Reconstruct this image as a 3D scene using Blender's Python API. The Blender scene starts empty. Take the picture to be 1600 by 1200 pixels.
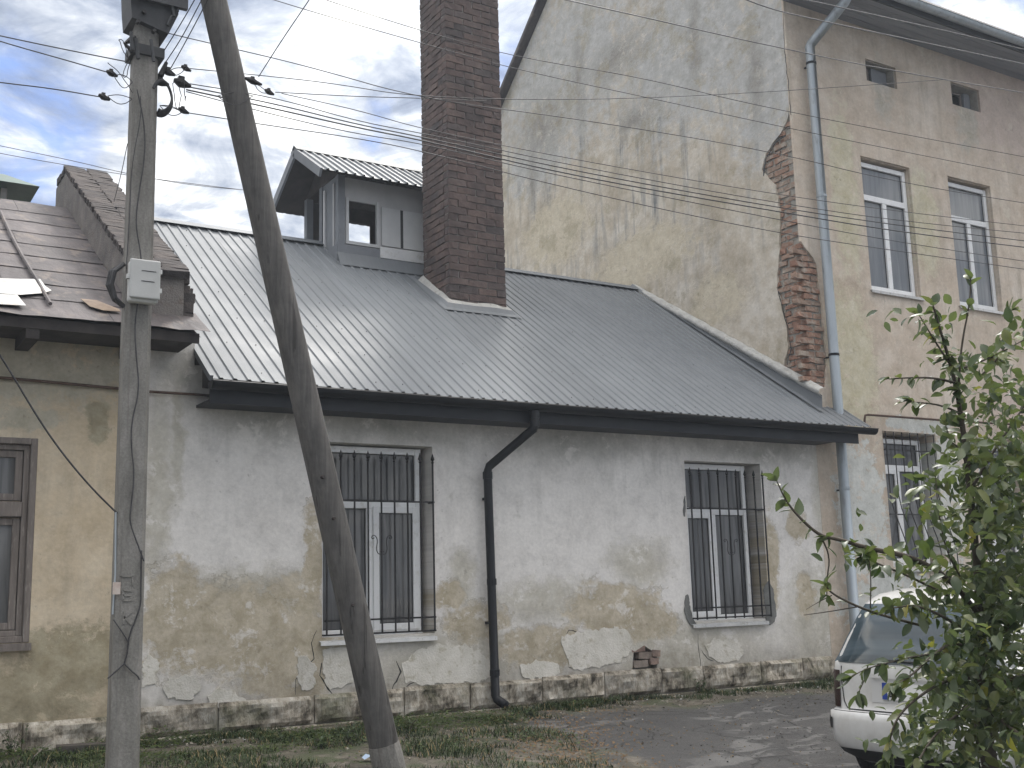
import bpy, math, random
from mathutils import Vector, Matrix, noise as mnoise
from mathutils.geometry import tessellate_polygon
random.seed(7)
C = bpy.context.scene.collection
# ------------------------------------------------------------ camera, calibrated on the two vanishing points of the street
F = 1806.0
def nv(*a): return Vector(a).normalized()
Xc = nv(2950, 245, F); Zc = nv(-275, -10000, F); Yc = Zc.cross(Xc).normalized(); Xc = Yc.cross(Zc)
R3 = Matrix((Xc, Yc, Zc))                      # camera (x right, y down, z forward) -> world
EYE = Vector((0, -9.9, 1.58))
cam = bpy.data.cameras.new('camera'); co = bpy.data.objects.new('camera', cam); C.objects.link(co)
rc, dc, fc = R3.col[0], R3.col[1], R3.col[2]
M = Matrix((rc, -dc, -fc)).transposed().to_4x4(); M.translation = EYE
co.matrix_world = M
cam.sensor_width = 36; cam.lens = F/1600*36; cam.clip_end = 3000; cam.clip_start = .05
sc = bpy.context.scene; sc.camera = co
def ray(px, py): return R3 @ Vector((px-800, py-600, F))
def PY(px, py, Y): d = ray(px, py); return EYE + d*((Y-EYE.y)/d.y)
def PX(px, py, X): d = ray(px, py); return EYE + d*((X-EYE.x)/d.x)
def PD(px, py, D): d = ray(px, py); return EYE + d*(D/F)

sc.view_settings.view_transform = 'Standard'; sc.view_settings.look = 'None'
sc.view_settings.exposure = 1.55; sc.view_settings.gamma = 1; sc.view_settings.use_curve_mapping = False
# ------------------------------------------------------------ node helper
class NT:
    def __init__(s, tree): s.t = tree; s.n = tree.nodes; s.l = tree.links
    def new(s, typ, **kw):
        n = s.n.new(typ)
        for k, v in kw.items(): setattr(n, k, v)
        return n
    def setin(s, n, i, v):
        if v is None: return
        if isinstance(v, bpy.types.NodeSocket): s.l.new(v, n.inputs[i])
        else: n.inputs[i].default_value = v
    def math(s, op, a, b=None, c=None, clamp=False):
        n = s.new('ShaderNodeMath', operation=op, use_clamp=clamp)
        s.setin(n, 0, a); s.setin(n, 1, b); s.setin(n, 2, c); return n.outputs[0]
    def vm(s, op, a, b=None):
        n = s.new('ShaderNodeVectorMath', operation=op)
        s.setin(n, 0, a); s.setin(n, 1, b)
        return n.outputs['Value'] if op in ('LENGTH', 'DOT_PRODUCT') else n.outputs[0]
    def noise(s, vec, scale, detail=5, rough=.55, dist=0, out=0):
        n = s.new('ShaderNodeTexNoise')
        s.setin(n, 'Vector', vec); n.inputs['Scale'].default_value = scale
        n.inputs['Detail'].default_value = detail; n.inputs['Roughness'].default_value = rough
        n.inputs['Distortion'].default_value = dist
        return n.outputs[out]
    def ramp(s, fac, stops, interp='LINEAR'):
        n = s.new('ShaderNodeValToRGB'); r = n.color_ramp; r.interpolation = interp
        while len(r.elements) < len(stops): r.elements.new(.5)
        for e, (p, c) in zip(r.elements, stops):
            e.position = p; e.color = (c, c, c, 1) if isinstance(c, (int, float)) else (*c, 1)
        s.setin(n, 0, fac); return n.outputs[0]
    def mix(s, fac, a, b, mode='MIX'):
        n = s.new('ShaderNodeMix', data_type='RGBA', blend_type=mode)
        s.setin(n, 0, fac)
        for i, v in ((6, a), (7, b)):
            if isinstance(v, tuple): v = (*v, 1) if len(v) == 3 else v
            s.setin(n, i, v)
        return n.outputs[2]
    def comb(s, x=0., y=0., z=0.):
        n = s.new('ShaderNodeCombineXYZ'); s.setin(n, 0, x); s.setin(n, 1, y); s.setin(n, 2, z); return n.outputs[0]
    def sep(s, v):
        n = s.new('ShaderNodeSeparateXYZ'); s.setin(n, 0, v); return n.outputs
    def pos(s): return s.new('ShaderNodeNewGeometry').outputs['Position']
    def bump(s, h, strength=.5, dist=.01, nrm=None):
        n = s.new('ShaderNodeBump'); n.inputs['Strength'].default_value = strength; n.inputs['Distance'].default_value = dist
        s.setin(n, 'Height', h); s.setin(n, 'Normal', nrm); return n.outputs[0]
def lin(r, g, b):                               # sRGB 0-255 -> linear
    f = lambda c: ((c/255+.055)/1.055)**2.4 if c > 10 else c/255/12.92
    return (f(r), f(g), f(b))
def mat(name, build=None, color=(.5, .5, .5), rough=.8, metal=0, spec=.5):
    m = bpy.data.materials.new(name); m.use_nodes = True
    nt = NT(m.node_tree); b = m.node_tree.nodes['Principled BSDF']
    b.inputs['Base Color'].default_value = (*color, 1); b.inputs['Roughness'].default_value = rough
    b.inputs['Metallic'].default_value = metal; b.inputs['Specular IOR Level'].default_value = spec
    if build: build(nt, b)
    return m
def noisy(name, c1, c2, scale=6, rough=.8, metal=0, bump=.2, bscale=60, bd=.004, spec=.3, stretch=(1, 1, 1), c3=None, detail=7):
    def f(nt, b):
        p = nt.vm('MULTIPLY', nt.pos(), stretch)
        n = nt.noise(p, scale, detail, .62, .3)
        col = nt.ramp(n, [(.32, c1), (.68, c2)])
        if c3: col = nt.mix(nt.ramp(nt.noise(p, scale*2.7, 6, .6), [(.55, 0.), (.7, 1.)]), col, c3)
        oi = nt.new('ShaderNodeObjectInfo').outputs['Random']
        col = nt.mix(1., col, nt.ramp(oi, [(0, .82), (1, 1.12)]), 'MULTIPLY')
        nt.l.new(col, b.inputs['Base Color'])
        nt.l.new(nt.bump(nt.noise(p, bscale, 4), bump, bd), b.inputs['Normal'])
    return mat(name, f, rough=rough, metal=metal, spec=spec)
# ------------------------------------------------------------ world: backlit broken cloud over a Nishita sky
w = bpy.data.worlds.new('World'); sc.world = w; w.use_nodes = True
SUN_EL, SUN_AZ = math.radians(50), math.radians(40)      # azimuth from +Y towards +X
def build_world():
    nt = NT(w.node_tree); bg = w.node_tree.nodes['Background']
    sky = nt.new('ShaderNodeTexSky', sky_type='NISHITA', sun_disc=False)
    sky.sun_elevation = SUN_EL; sky.sun_rotation = SUN_AZ; sky.air_density = 1.2; sky.dust_density = 1.5
    d = nt.new('ShaderNodeTexCoord').outputs['Generated']
    x, y, z = nt.sep(d)
    zz = nt.math('ADD', nt.math('MAXIMUM', z, 0.), .22)
    p = nt.comb(nt.math('DIVIDE', x, zz), nt.math('DIVIDE', y, zz), nt.math('MULTIPLY', z, .6))
    cover = nt.noise(nt.vm('ADD', p, (3.1, 1.7, 0)), 1.15, 8, .56, .5)
    shade = nt.noise(nt.vm('ADD', p, (7.3, 4.2, 1)), 1.9, 9, .6, .7)
    fine = nt.noise(nt.vm('ADD', p, (1.3, 9.2, 2)), 4.5, 8, .62, .9)
    hs = nt.math('ADD', nt.math('MULTIPLY', shade, .6), nt.math('MULTIPLY', fine, .4))
    cloud = nt.ramp(hs, [(.40, lin(92, 100, 116)), (.45, lin(118, 126, 140)), (.495, lin(150, 155, 163)), (.53, lin(182, 184, 187)), (.575, lin(216, 216, 213)), (.65, lin(246, 243, 236))])
    # brighter where the hidden sun stands
    sd = Vector((math.sin(SUN_AZ)*math.cos(SUN_EL), math.cos(SUN_AZ)*math.cos(SUN_EL), math.sin(SUN_EL)))
    dot = nt.vm('DOT_PRODUCT', d, tuple(sd))
    glow = nt.ramp(dot, [(.0, 0.), (.75, .12), (.92, .4), (1, .8)])
    cloud = nt.mix(1., cloud, nt.mix(1., (1, 1, 1), glow, 'ADD'), 'MULTIPLY')
    # whole-sky brightness of a bright overcast: zenith brighter than the horizon
    zen = nt.ramp(z, [(0, (.71, .71, .71)), (.5, (.73, .725, .72)), (.75, (2.2, 2.04, 1.86)), (1, (3.5, 3.2, 2.85))])
    cloud = nt.mix(1., cloud, zen, 'MULTIPLY')
    # blue openings
    dv = []
    for px, py, r in ((15, 225, .085), (75, 200, .045), (596, 208, .022), (805, 90, .05), (1575, 45, .03), (20, 300, .07), (110, 300, .03)):
        q = ray(px, py).normalized()
        dv.append((q, r))
    dist = nt.vm('SUBTRACT', nt.noise(d, 9, 7, .6, out=1), (.5, .5, .5))
    dw = nt.vm('ADD', d, nt.vm('MULTIPLY', dist, (.14, .14, .14)))
    gap = None
    for q, r in dv:
        v = nt.math('SUBTRACT', 1., nt.math('DIVIDE', nt.vm('LENGTH', nt.vm('SUBTRACT', dw, tuple(q))), r))
        gap = v if gap is None else nt.math('MAXIMUM', gap, v)
    gapm = nt.math('MULTIPLY', nt.ramp(gap, [(0, 0.), (.5, 1.)]), nt.ramp(nt.noise(nt.vm('MULTIPLY', d, (1, 1, 2.2)), 11, 8, .62, .6), [(.42, 1.), (.60, .25)]))
    cm = nt.ramp(cover, [(.26, 0.), (.36, 1.)])
    cm = nt.math('MULTIPLY', cm, nt.math('SUBTRACT', 1., nt.math('MULTIPLY', gapm, .85)))
    blue = nt.mix(1., sky.outputs[0], (.115, .115, .115), 'MULTIPLY')
    blue = nt.mix(.85, blue, lin(62, 92, 146))
    col = nt.mix(cm, blue, cloud)
    nt.l.new(col, bg.inputs[0]); bg.inputs[1].default_value = 1.0
build_world()
sun = bpy.data.lights.new('sun', 'SUN'); sun.energy = .8; sun.angle = math.radians(12); sun.color = (1, .96, .9)
so = bpy.data.objects.new('sun', sun); C.objects.link(so)
sdir = Vector((math.sin(SUN_AZ)*math.cos(SUN_EL), math.cos(SUN_AZ)*math.cos(SUN_EL), math.sin(SUN_EL)))
so.rotation_euler = sdir.to_track_quat('Z', 'Y').to_euler(); so.location = sdir*40
# ------------------------------------------------------------ mesh helpers
class MB:
    def __init__(s): s.v = []; s.f = []; s.m = []
    def add(s, vs, fs, mi=0):
        o = len(s.v); s.v += [tuple(v) for v in vs]; s.f += [tuple(i+o for i in f) for f in fs]; s.m += [mi]*len(fs); return s
    def box(s, a, b, jit=0, mi=0):
        x0, y0, z0 = a; x1, y1, z1 = b
        vs = [(x, y, z) for z in (z0, z1) for y in (y0, y1) for x in (x0, x1)]
        if jit: vs = [tuple(c+random.uniform(-jit, jit) for c in v) for v in vs]
        return s.add(vs, [(0, 2, 3, 1), (4, 5, 7, 6), (0, 1, 5, 4), (1, 3, 7, 5), (3, 2, 6, 7), (2, 0, 4, 6)], mi)
    def obox(s, p, q, w, h, up=(0, 0, 1), mi=0):       # beam from p to q, w across, h along 'up'
        p, q = Vector(p), Vector(q); d = (q-p).normalized(); u = Vector(up)
        sd = d.cross(u).normalized(); u = sd.cross(d).normalized()
        vs = [c + sd*a*w/2 + u*b*h/2 for c in (p, q) for a, b in ((-1, -1), (1, -1), (1, 1), (-1, 1))]
        return s.add(vs, [(3, 2, 1, 0), (4, 5, 6, 7), (0, 1, 5, 4), (1, 2, 6, 5), (2, 3, 7, 6), (3, 0, 4, 7)], mi)
    def tube(s, pts, r, n=8, cap=True, mi=0):
        pts = [Vector(p) for p in pts]; rs = r if isinstance(r, (list, tuple)) else [r]*len(pts)
        o = len(s.v); t0 = (pts[1]-pts[0]).normalized()
        a = t0.orthogonal().normalized()
        for i, p in enumerate(pts):
            t = (pts[min(i+1, len(pts)-1)]-pts[max(i-1, 0)]).normalized()
            a = (a - t*a.dot(t)).normalized(); b = t.cross(a)
            for k in range(n):
                an = 2*math.pi*k/n; s.v.append(tuple(p+(a*math.cos(an)+b*math.sin(an))*rs[i]))
        for i in range(len(pts)-1):
            for k in range(n):
                k2 = (k+1) % n
                s.f.append((o+i*n+k, o+i*n+k2, o+(i+1)*n+k2, o+(i+1)*n+k)); s.m.append(mi)
        if cap:
            s.f.append(tuple(o+k for k in reversed(range(n)))); s.f.append(tuple(o+(len(pts)-1)*n+k for k in range(n))); s.m += [mi, mi]
        return s
    def grid(s, rows, mi=0, flip=False):
        nr, nc = len(rows), len(rows[0]); fs = []
        for i in range(nr-1):
            for j in range(nc-1):
                q = (i*nc+j, i*nc+j+1, (i+1)*nc+j+1, (i+1)*nc+j); fs.append(q[::-1] if flip else q)
        return s.add([p for r in rows for p in r], fs, mi)
    def plate(s, outer, holes, to3, depth, mi=0):      # polygon with holes, extruded; to3(u, v, d) -> point, d inwards
        loops = [outer]+holes
        tris = tessellate_polygon([[Vector((u, v, 0)) for u, v in l] for l in loops])
        flat = [p for l in loops for p in l]; n = len(flat)
        vs = [to3(u, v, 0) for u, v in flat]+[to3(u, v, depth) for u, v in flat]
        fs = [tuple(t) for t in tris]+[tuple(i+n for i in reversed(t)) for t in tris]
        o = 0
        for l in loops:
            k = len(l)
            for i in range(k):
                j = (i+1) % k; fs.append((o+i, o+j, o+j+n, o+i+n))
            o += k
        return s.add(vs, fs, mi)
    def build(s, name, mats, parent=None, smooth=False, fix=True):
        me = bpy.data.meshes.new(name); me.from_pydata(s.v, [], s.f)
        if not isinstance(mats, (list, tuple)): mats = [mats]
        for m in mats: me.materials.append(m)
        if len(mats) > 1: me.polygons.foreach_set('material_index', s.m)
        if smooth: me.polygons.foreach_set('use_smooth', [True]*len(me.polygons))
        me.update()
        if fix:
            import bmesh
            bm = bmesh.new(); bm.from_mesh(me); bmesh.ops.recalc_face_normals(bm, faces=bm.faces); bm.to_mesh(me); bm.free()
        return link(name, me, parent)
def link(name, me, parent=None):
    o = bpy.data.objects.new(name, me); C.objects.link(o)
    if parent: par(o, parent)
    return o
bpy_root = {}
def wloc(p):
    return bpy_root.get(p.name, Vector((0, 0, 0)))
def par(o, p):
    o.parent = p; o.matrix_parent_inverse = Matrix.Translation(-wloc(p)); bpy_root.setdefault(o.name, o.location.copy())
def thing(name, label, cat, loc, group=None):
    o = bpy.data.objects.new(name, None); C.objects.link(o); o.location = loc; bpy_root[o.name] = Vector(loc)
    o.empty_display_size = .2
    tag(o, label, cat, group); return o
def tag(o, label=None, cat=None, group=None, kind=None):
    if label: o['label'] = label
    if cat: o['category'] = cat
    if group: o['group'] = group
    if kind: o['kind'] = kind
    return o
def bevel(o, w=.004, seg=1):
    m = o.modifiers.new('bevel', 'BEVEL'); m.width = w; m.segments = seg; m.limit_method = 'ANGLE'; return o
def jag(pts, amp, step, seed=0, closed=True):          # ragged version of a 2-D outline
    out = []; n = len(pts)
    for i in range(n if closed else n-1):
        a = Vector(pts[i]); b = Vector(pts[(i+1) % n]); L = (b-a).length; k = max(1, int(L/step))
        for j in range(k):
            p = a.lerp(b, j/k); q = Vector((p.x*13+seed, p.y*13, seed))
            nn = mnoise.noise_vector(q)+mnoise.noise_vector(q*3.1)*.5
            out.append((p.x+nn.x*amp, p.y+nn.y*amp))
    if not closed: out.append(tuple(pts[-1]))
    return out
def front3(Y): return lambda u, v, d: (u, Y+d, v)
def gable3(X): return lambda u, v, d: (X+d, u, v)
def W0(px, py): p = PY(px, py, 0); return (p.x, p.z)
def G0(px, py, X=10.5): p = PX(px, py, X); return (p.y, p.z)
def gz(x, y):                                          # ground height
    s = min(1, max(0, (y+4.4)/4.0)); s = s*s*(3-2*s)
    m = min(1, max(0, (5.6-x)/1.5)); m = m*m*(3-2*m)
    t = min(1, max(0, (y+4.6)/1.6))
    return .14+.34*s + .10*m*t*(1-s)*1.9 + (0 if y < .3 else 0)
# ------------------------------------------------------------ materials
def plaster(name, axis, base, sets, streak=(0, (.2, .2, .2)), mott=None, bumps=.3, dirt=None, warp=.35, rough=.92):
    """base: ramp stops over a mottling noise. sets: (colour1, colour2, edge colour, [(u,v,ru,rv)...], edge softness)"""
    def f(nt, b):
        p = nt.pos(); x, y, z = nt.sep(p)
        u = x if axis == 'x' else y
        uv = nt.comb(u, z, 0.)
        n1 = nt.noise(uv, 1.1, 10, .66, .15); n2 = nt.noise(uv, 5.5, 9, .68, .1); n3 = nt.noise(uv, 28, 5, .6); nfl = nt.noise(uv, 10, 10, .74, .5); nfl2 = nt.noise(uv, 3.4, 12, .76, .25)
        mm = nt.math('ADD', nt.math('MULTIPLY', n1, .6), nt.math('MULTIPLY', n2, .4))
        col = nt.ramp(mm, base)
        h = nt.math('MULTIPLY', n3, .15)
        wv = nt.vm('SUBTRACT', nt.noise(uv, 2.3, 8, .66, out=1), (.5, .5, .5))
        uvw = nt.vm('ADD', uv, nt.vm('MULTIPLY', wv, (warp, warp, 0)))
        if streak[0]:
            st = nt.noise(nt.comb(nt.math('MULTIPLY', u, 5.5), nt.math('MULTIPLY', z, .55), 0.), 1, 7, .62, .35)
            sm = nt.math('MULTIPLY', nt.ramp(st, [(.5, 0.), (.66, 1.)]), nt.ramp(n1, [(.35, 0.), (.6, 1.)]))
            if streak[2]: sm = nt.math('MULTIPLY', sm, nt.ramp(nt.math('DIVIDE', z, 12.), streak[2]))
            col = nt.mix(nt.math('MULTIPLY', sm, streak[0]), col, streak[1])
        for c1, c2, ce, blobs, soft in sets:
            g = None
            for cu, cv, ru, rv in blobs:
                dd = nt.vm('MULTIPLY', nt.vm('SUBTRACT', uvw, (cu, cv, 0)), (1/ru, 1/rv, 0))
                v = nt.math('SUBTRACT', 1., nt.vm('LENGTH', dd))
                g = v if g is None else nt.math('MAXIMUM', g, v)
            g = nt.math('ADD', g, nt.math('MULTIPLY', nt.math('SUBTRACT', n2, .5), 1.5))
            g = nt.math('ADD', g, nt.math('MULTIPLY', nt.math('SUBTRACT', nfl, .5), .7))
            m = nt.ramp(g, [(.0, 0.), (soft, 1.)])
            c = nt.mix(nt.ramp(n2, [(.40, 0.), (.60, 1.)]), c1, c2)
            m = nt.math('MULTIPLY', m, nt.ramp(nfl2, [(.55, 1.), (.60, .35)]))
            c = nt.mix(nt.ramp(nfl, [(.34, .45), (.42, 0.)]), c, (.20, .175, .13))
            if ce:
                edge = nt.ramp(g, [(0, 0.), (.02, .8), (.07, .0)])
                edge = nt.math('MULTIPLY', edge, nt.ramp(nt.noise(uv, 3.7, 3), [(.45, 0.), (.6, 1.)]))
                col = nt.mix(m, col, c); col = nt.mix(edge, col, ce)
            else: col = nt.mix(m, col, c)
            h = nt.math('SUBTRACT', h, nt.math('MULTIPLY', m, .35))
        if mott:
            mk = nt.ramp(nt.noise(uv, mott[0], 10, .72, .3), [(mott[1], 0.), (mott[1]+.07, 1.)])
            col = nt.mix(nt.math('MULTIPLY', mk, mott[3]), col, mott[2])
            h = nt.math('SUBTRACT', h, nt.math('MULTIPLY', mk, .2))
        if dirt:                                      # splash dirt rising from the ground
            dm = nt.ramp(nt.math('ADD', nt.math('DIVIDE', z, 4.), nt.math('MULTIPLY', nt.math('SUBTRACT', n2, .5), .16)), dirt[1])
            col = nt.mix(dm, col, dirt[0])
        pit = nt.ramp(nt.noise(uv, 11, 7, .74), [(.62, 0.), (.70, 1.)])
        col = nt.mix(nt.math('MULTIPLY', pit, .38), col, (.16, .145, .12))
        col = nt.mix(1., col, nt.ramp(n3, [(.3, .92), (.7, 1.06)]), 'MULTIPLY')
        col = nt.mix(1., col, nt.ramp(nfl2, [(.34, .84), (.5, 1.), (.66, 1.08)]), 'MULTIPLY')
        h = nt.math('SUBTRACT', h, nt.math('MULTIPLY', pit, .25))
        h = nt.math('ADD', h, nt.math('MULTIPLY', nt.noise(uv, 1.7, 4), .5))
        nt.l.new(col, b.inputs['Base Color']); b.inputs['Roughness'].default_value = rough; b.inputs['Specular IOR Level'].default_value = .15
        nt.l.new(nt.bump(h, bumps, .05), b.inputs['Normal'])
    return mat(name, f)
def blob(px, py, rx, ry, fn=W0):
    a = fn(px-rx, py); b = fn(px+rx, py); c = fn(px, py-ry); d = fn(px, py+ry)
    return ((a[0]+b[0])/2, (c[1]+d[1])/2, abs(b[0]-a[0])/2, abs(d[1]-c[1])/2)
beige1, beige2 = (.43, .375, .275), (.56, .50, .395)
cream = (.62, .60, .53)
M_white = plaster('white_plaster', 'x', [(.3, (.65, .625, .59)), (.5, (.745, .72, .685)), (.7, (.80, .775, .74))],
    [((.36, .355, .32), (.50, .49, .46), None, [blob(600, 668, 170, 42), blob(880, 690, 190, 42), blob(400, 650, 110, 50), blob(1180, 705, 150, 30), blob(290, 590, 60, 60)], .9),  # grey blobs: eave shade painted into the plaster colour, mixed with some dirt
     ((.50, .47, .40), (.60, .575, .51), None, [blob(700, 1030, 190, 70), blob(1050, 1010, 190, 60), blob(1270, 960, 60, 110), blob(1290, 800, 25, 140),
                                                blob(245, 780, 30, 190), blob(275, 700, 14, 130), blob(380, 920, 150, 50), blob(850, 940, 110, 45), blob(1000, 880, 60, 50), blob(720, 900, 30, 60)], .6),
     (beige1, beige2, (.27, .24, .19), [blob(340, 985, 150, 85), blob(430, 1000, 110, 100), blob(490, 880, 22, 110), blob(270, 960, 60, 90),
                            blob(745, 975, 62, 36), blob(850, 1012, 85, 38), blob(960, 955, 85, 48), blob(700, 930, 25, 30), blob(1015, 975, 55, 26),
                            blob(1205, 880, 14, 90), blob(1245, 820, 20, 30), blob(1260, 930, 18, 40), blob(480, 1075, 40, 30)], .26)],
    streak=(.4, (.36, .35, .32), [(.16, .1), (.26, 1.), (1, 1.)]), dirt=((.20, .18, .14), [(.165, .8), (.20, .45), (.24, .2), (.36, 0.)]), mott=(1.6, .60, (.50, .48, .43), .5))
M_old = plaster('ochre_plaster', 'x', [(.34, (.50, .41, .28)), (.5, (.60, .505, .37)), (.66, (.67, .59, .46))],
    [((.42, .385, .30), (.50, .46, .37), None, [blob(60, 560, 200, 80), blob(40, 655, 60, 25)], .3),
     ((.33, .285, .19), (.42, .375, .27), None, [blob(120, 1030, 130, 60), blob(30, 1100, 110, 60), blob(150, 660, 22, 40)], .25)],
    streak=(.3, (.30, .27, .21), None), dirt=((.19, .17, .12), [(.15, .8), (.20, .3), (.27, 0.)]), mott=(2.2, .60, (.60, .53, .38), .5))
GB = lambda x, y, a, b: blob(x, y, a, b, G0)
M_gable = plaster('gable_plaster', 'y', [(.33, (.38, .325, .25)), (.46, (.50, .445, .36)), (.55, (.60, .555, .48)), (.68, (.69, .655, .59))],
    [((.41, .405, .385), (.50, .50, .485), None, [GB(900, 100, 150, 170), GB(1100, 60, 170, 170), GB(1200, 100, 90, 190), GB(840, 250, 60, 60)], .5),
     ((.26, .25, .23), (.38, .365, .33), None, [GB(850, 200, 50, 70), GB(905, 130, 14, 110), GB(965, 90, 60, 40), GB(1085, 60, 14, 110), GB(832, 290, 14, 90), GB(990, 190, 50, 25), GB(1180, 110, 18, 120)], .9),
     ((.61, .555, .44), (.53, .47, .36), None, [GB(870, 360, 60, 60), GB(1010, 400, 90, 50), GB(1120, 470, 50, 50)], .3)],
    streak=(1.0, (.17, .18, .19), [(.42, 0.), (.52, .6), (.62, 1.), (1, 1.)]), mott=(1.3, .54, (.33, .29, .20), .5), warp=.6)
M_tall = plaster('street_front_plaster', 'x', [(.34, (.43, .355, .28)), (.46, (.54, .46, .375)), (.56, (.60, .53, .45)), (.68, (.67, .61, .54))],
    [((.51, .42, .36), (.56, .47, .41), None, [blob(1560, 160, 90, 110), blob(1570, 640, 80, 60)], .5),
     ((.50, .455, .32), (.58, .54, .42), None, [blob(1330, 560, 45, 130), blob(1320, 300, 25, 150), blob(1445, 350, 25, 90)], .3),
     ((.52, .53, .50), (.60, .61, .58), (.35, .32, .26), [blob(1345, 790, 42, 105), blob(1480, 780, 26, 110), blob(1430, 665, 60, 12), blob(1400, 950, 90, 60)], .1),
     ((.42, .38, .31), (.5, .46, .4), None, [blob(1380, 140, 20, 60), blob(1510, 200, 20, 50)], .4)],
    streak=(.55, (.32, .27, .20), None), mott=(2.6, .58, (.66, .62, .52), .55), dirt=((.2, .18, .14), [(.12, .8), (.2, .2), (.3, 0.)]))
def f_brick(c1, c2, c3):
    def f(nt, b):
        p = nt.pos(); oi = nt.new('ShaderNodeObjectInfo').outputs['Random']
        col = nt.ramp(oi, [(0, c1), (.5, c2), (1, c3)])
        n = nt.noise(p, 14, 7, .7); col = nt.mix(1., col, nt.ramp(n, [(.3, .6), (.7, 1.25)]), 'MULTIPLY')
        soot = nt.ramp(nt.noise(p, 2.2, 6, .6), [(.4, 0.), (.65, .6)]); col = nt.mix(soot, col, (.05, .045, .045))
        nt.l.new(col, b.inputs['Base Color']); b.inputs['Roughness'].default_value = .9; b.inputs['Specular IOR Level'].default_value = .2
        nt.l.new(nt.bump(nt.noise(p, 40, 6, .7), .7, .012), b.inputs['Normal'])
    return f
M_chbrick = mat('chimney_brick', f_brick((.12, .09, .083), (.165, .12, .105), (.10, .085, .082)))
def f_limebrick(nt, b):
    p = nt.pos(); oi = nt.new('ShaderNodeObjectInfo').outputs['Random']
    col = nt.ramp(oi, [(0, (.29, .165, .12)), (.5, (.36, .225, .165)), (1, (.32, .24, .19))])
    col = nt.mix(1., col, nt.ramp(nt.noise(p, 16, 8, .72), [(.3, .6), (.7, 1.3)]), 'MULTIPLY')
    col = nt.mix(nt.ramp(nt.noise(p, 7, 9, .72), [(.48, 0.), (.62, .8)]), col, (.44, .40, .34))
    nt.l.new(col, b.inputs['Base Color']); b.inputs['Roughness'].default_value = .95; b.inputs['Specular IOR Level'].default_value = .15
    nt.l.new(nt.bump(nt.noise(p, 32, 7, .72), .9, .018), b.inputs['Normal'])
M_lbrick = mat('lime_dusted_brick', f_limebrick)
M_pbrick = mat('parapet_brick', f_brick((.075, .068, .066), (.11, .095, .088), (.06, .055, .055)))
M_rbrick = mat('exposed_brick', f_brick((.27, .185, .15), (.33, .245, .20), (.29, .25, .215)))
M_mortar = noisy('lime_mortar', (.30, .28, .25), (.42, .40, .35), 9, bump=.8, bd=.02)
M_chmortar = noisy('sooty_mortar', (.10, .095, .092), (.24, .225, .215), 7, bump=.6, bd=.01)
def f_stone(nt, b):
    p = nt.pos(); oi = nt.new('ShaderNodeObjectInfo').outputs['Random']
    n = nt.noise(p, 4.5, 8, .66, .3); n2 = nt.noise(nt.vm('MULTIPLY', p, (2.4, 2, 1)), 8, 6, .66)
    col = nt.ramp(nt.math('ADD', nt.math('MULTIPLY', n, .6), nt.math('MULTIPLY', n2, .4)), [(.39, (.055, .048, .036)), (.45, (.20, .175, .135)), (.52, (.38, .345, .285)), (.62, (.56, .53, .47))])
    col = nt.mix(nt.ramp(nt.noise(p, 2, 4), [(.52, 0.), (.68, .7)]), col, (.09, .10, .05))
    col = nt.mix(1., col, nt.ramp(oi, [(0, .8), (1, 1.15)]), 'MULTIPLY')
    nt.l.new(col, b.inputs['Base Color']); b.inputs['Roughness'].default_value = .95
    nt.l.new(nt.bump(n2, 1., .03), b.inputs['Normal'])
M_stone = mat('plinth_stone', f_stone)
def f_tin(nt, b):
    p = nt.pos(); oi = nt.new('ShaderNodeObjectInfo').outputs['Random']
    n = nt.noise(p, 2.2, 6, .6); s = nt.noise(nt.vm('MULTIPLY', p, (9, .8, .8)), 2, 5, .6)
    col = nt.ramp(nt.math('ADD', nt.math('MULTIPLY', n, .5), nt.math('MULTIPLY', s, .5)), [(.3, (.135, .148, .16)), (.7, (.185, .198, .21))])
    col = nt.mix(1., col, nt.ramp(oi, [(0, .9), (1, 1.08)]), 'MULTIPLY')
    sp = nt.ramp(nt.noise(p, 46, 3, .5), [(.70, 0.), (.74, .7)]); col = nt.mix(sp, col, (.1, .1, .1))
    nt.l.new(col, b.inputs['Base Color']); b.inputs['Metallic'].default_value = .0; b.inputs['Specular IOR Level'].default_value = .24
    nt.l.new(nt.ramp(n, [(.3, .52), (.7, .64)]), b.inputs['Roughness'])
    nt.l.new(nt.bump(nt.noise(p, 3.5, 3), .15, .02), b.inputs['Normal'])
M_tin = mat('grey_profiled_steel', f_tin)
M_oldtin = noisy('weathered_roof_tin', (.045, .04, .042), (.12, .104, .104), 2.6, rough=.7, metal=.0, bump=.45, bscale=9, bd=.03, c3=(.17, .14, .12), stretch=(1, .6, .6))
M_paletin = noisy('pale_bent_tin', (.32, .32, .31), (.48, .48, .46), 3, rough=.5, metal=.2, c3=(.33, .28, .22), bscale=14, bd=.02)
M_black = noisy('dark_grey_coated_steel', (.008, .009, .011), (.014, .015, .018), 4, rough=.42, bump=.05, spec=.25)
M_fascia = noisy('dark_fascia', (.014, .016, .021), (.022, .025, .031), 4, rough=.5, bump=.05)
M_pvc = noisy('white_window_plastic', (.70, .71, .72), (.78, .79, .79), 5, rough=.35, bump=.02, spec=.5, c3=(.60, .60, .58))
M_sill = noisy('painted_metal_sill', (.55, .56, .56), (.68, .68, .67), 8, rough=.45, bump=.05, c3=(.36, .34, .31))
M_iron = noisy('black_wrought_iron', (.012, .012, .014), (.03, .028, .027), 30, rough=.5, bump=.3, bd=.002)
M_gasket = mat('window_gasket', color=(.02, .02, .02), rough=.6)
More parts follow.
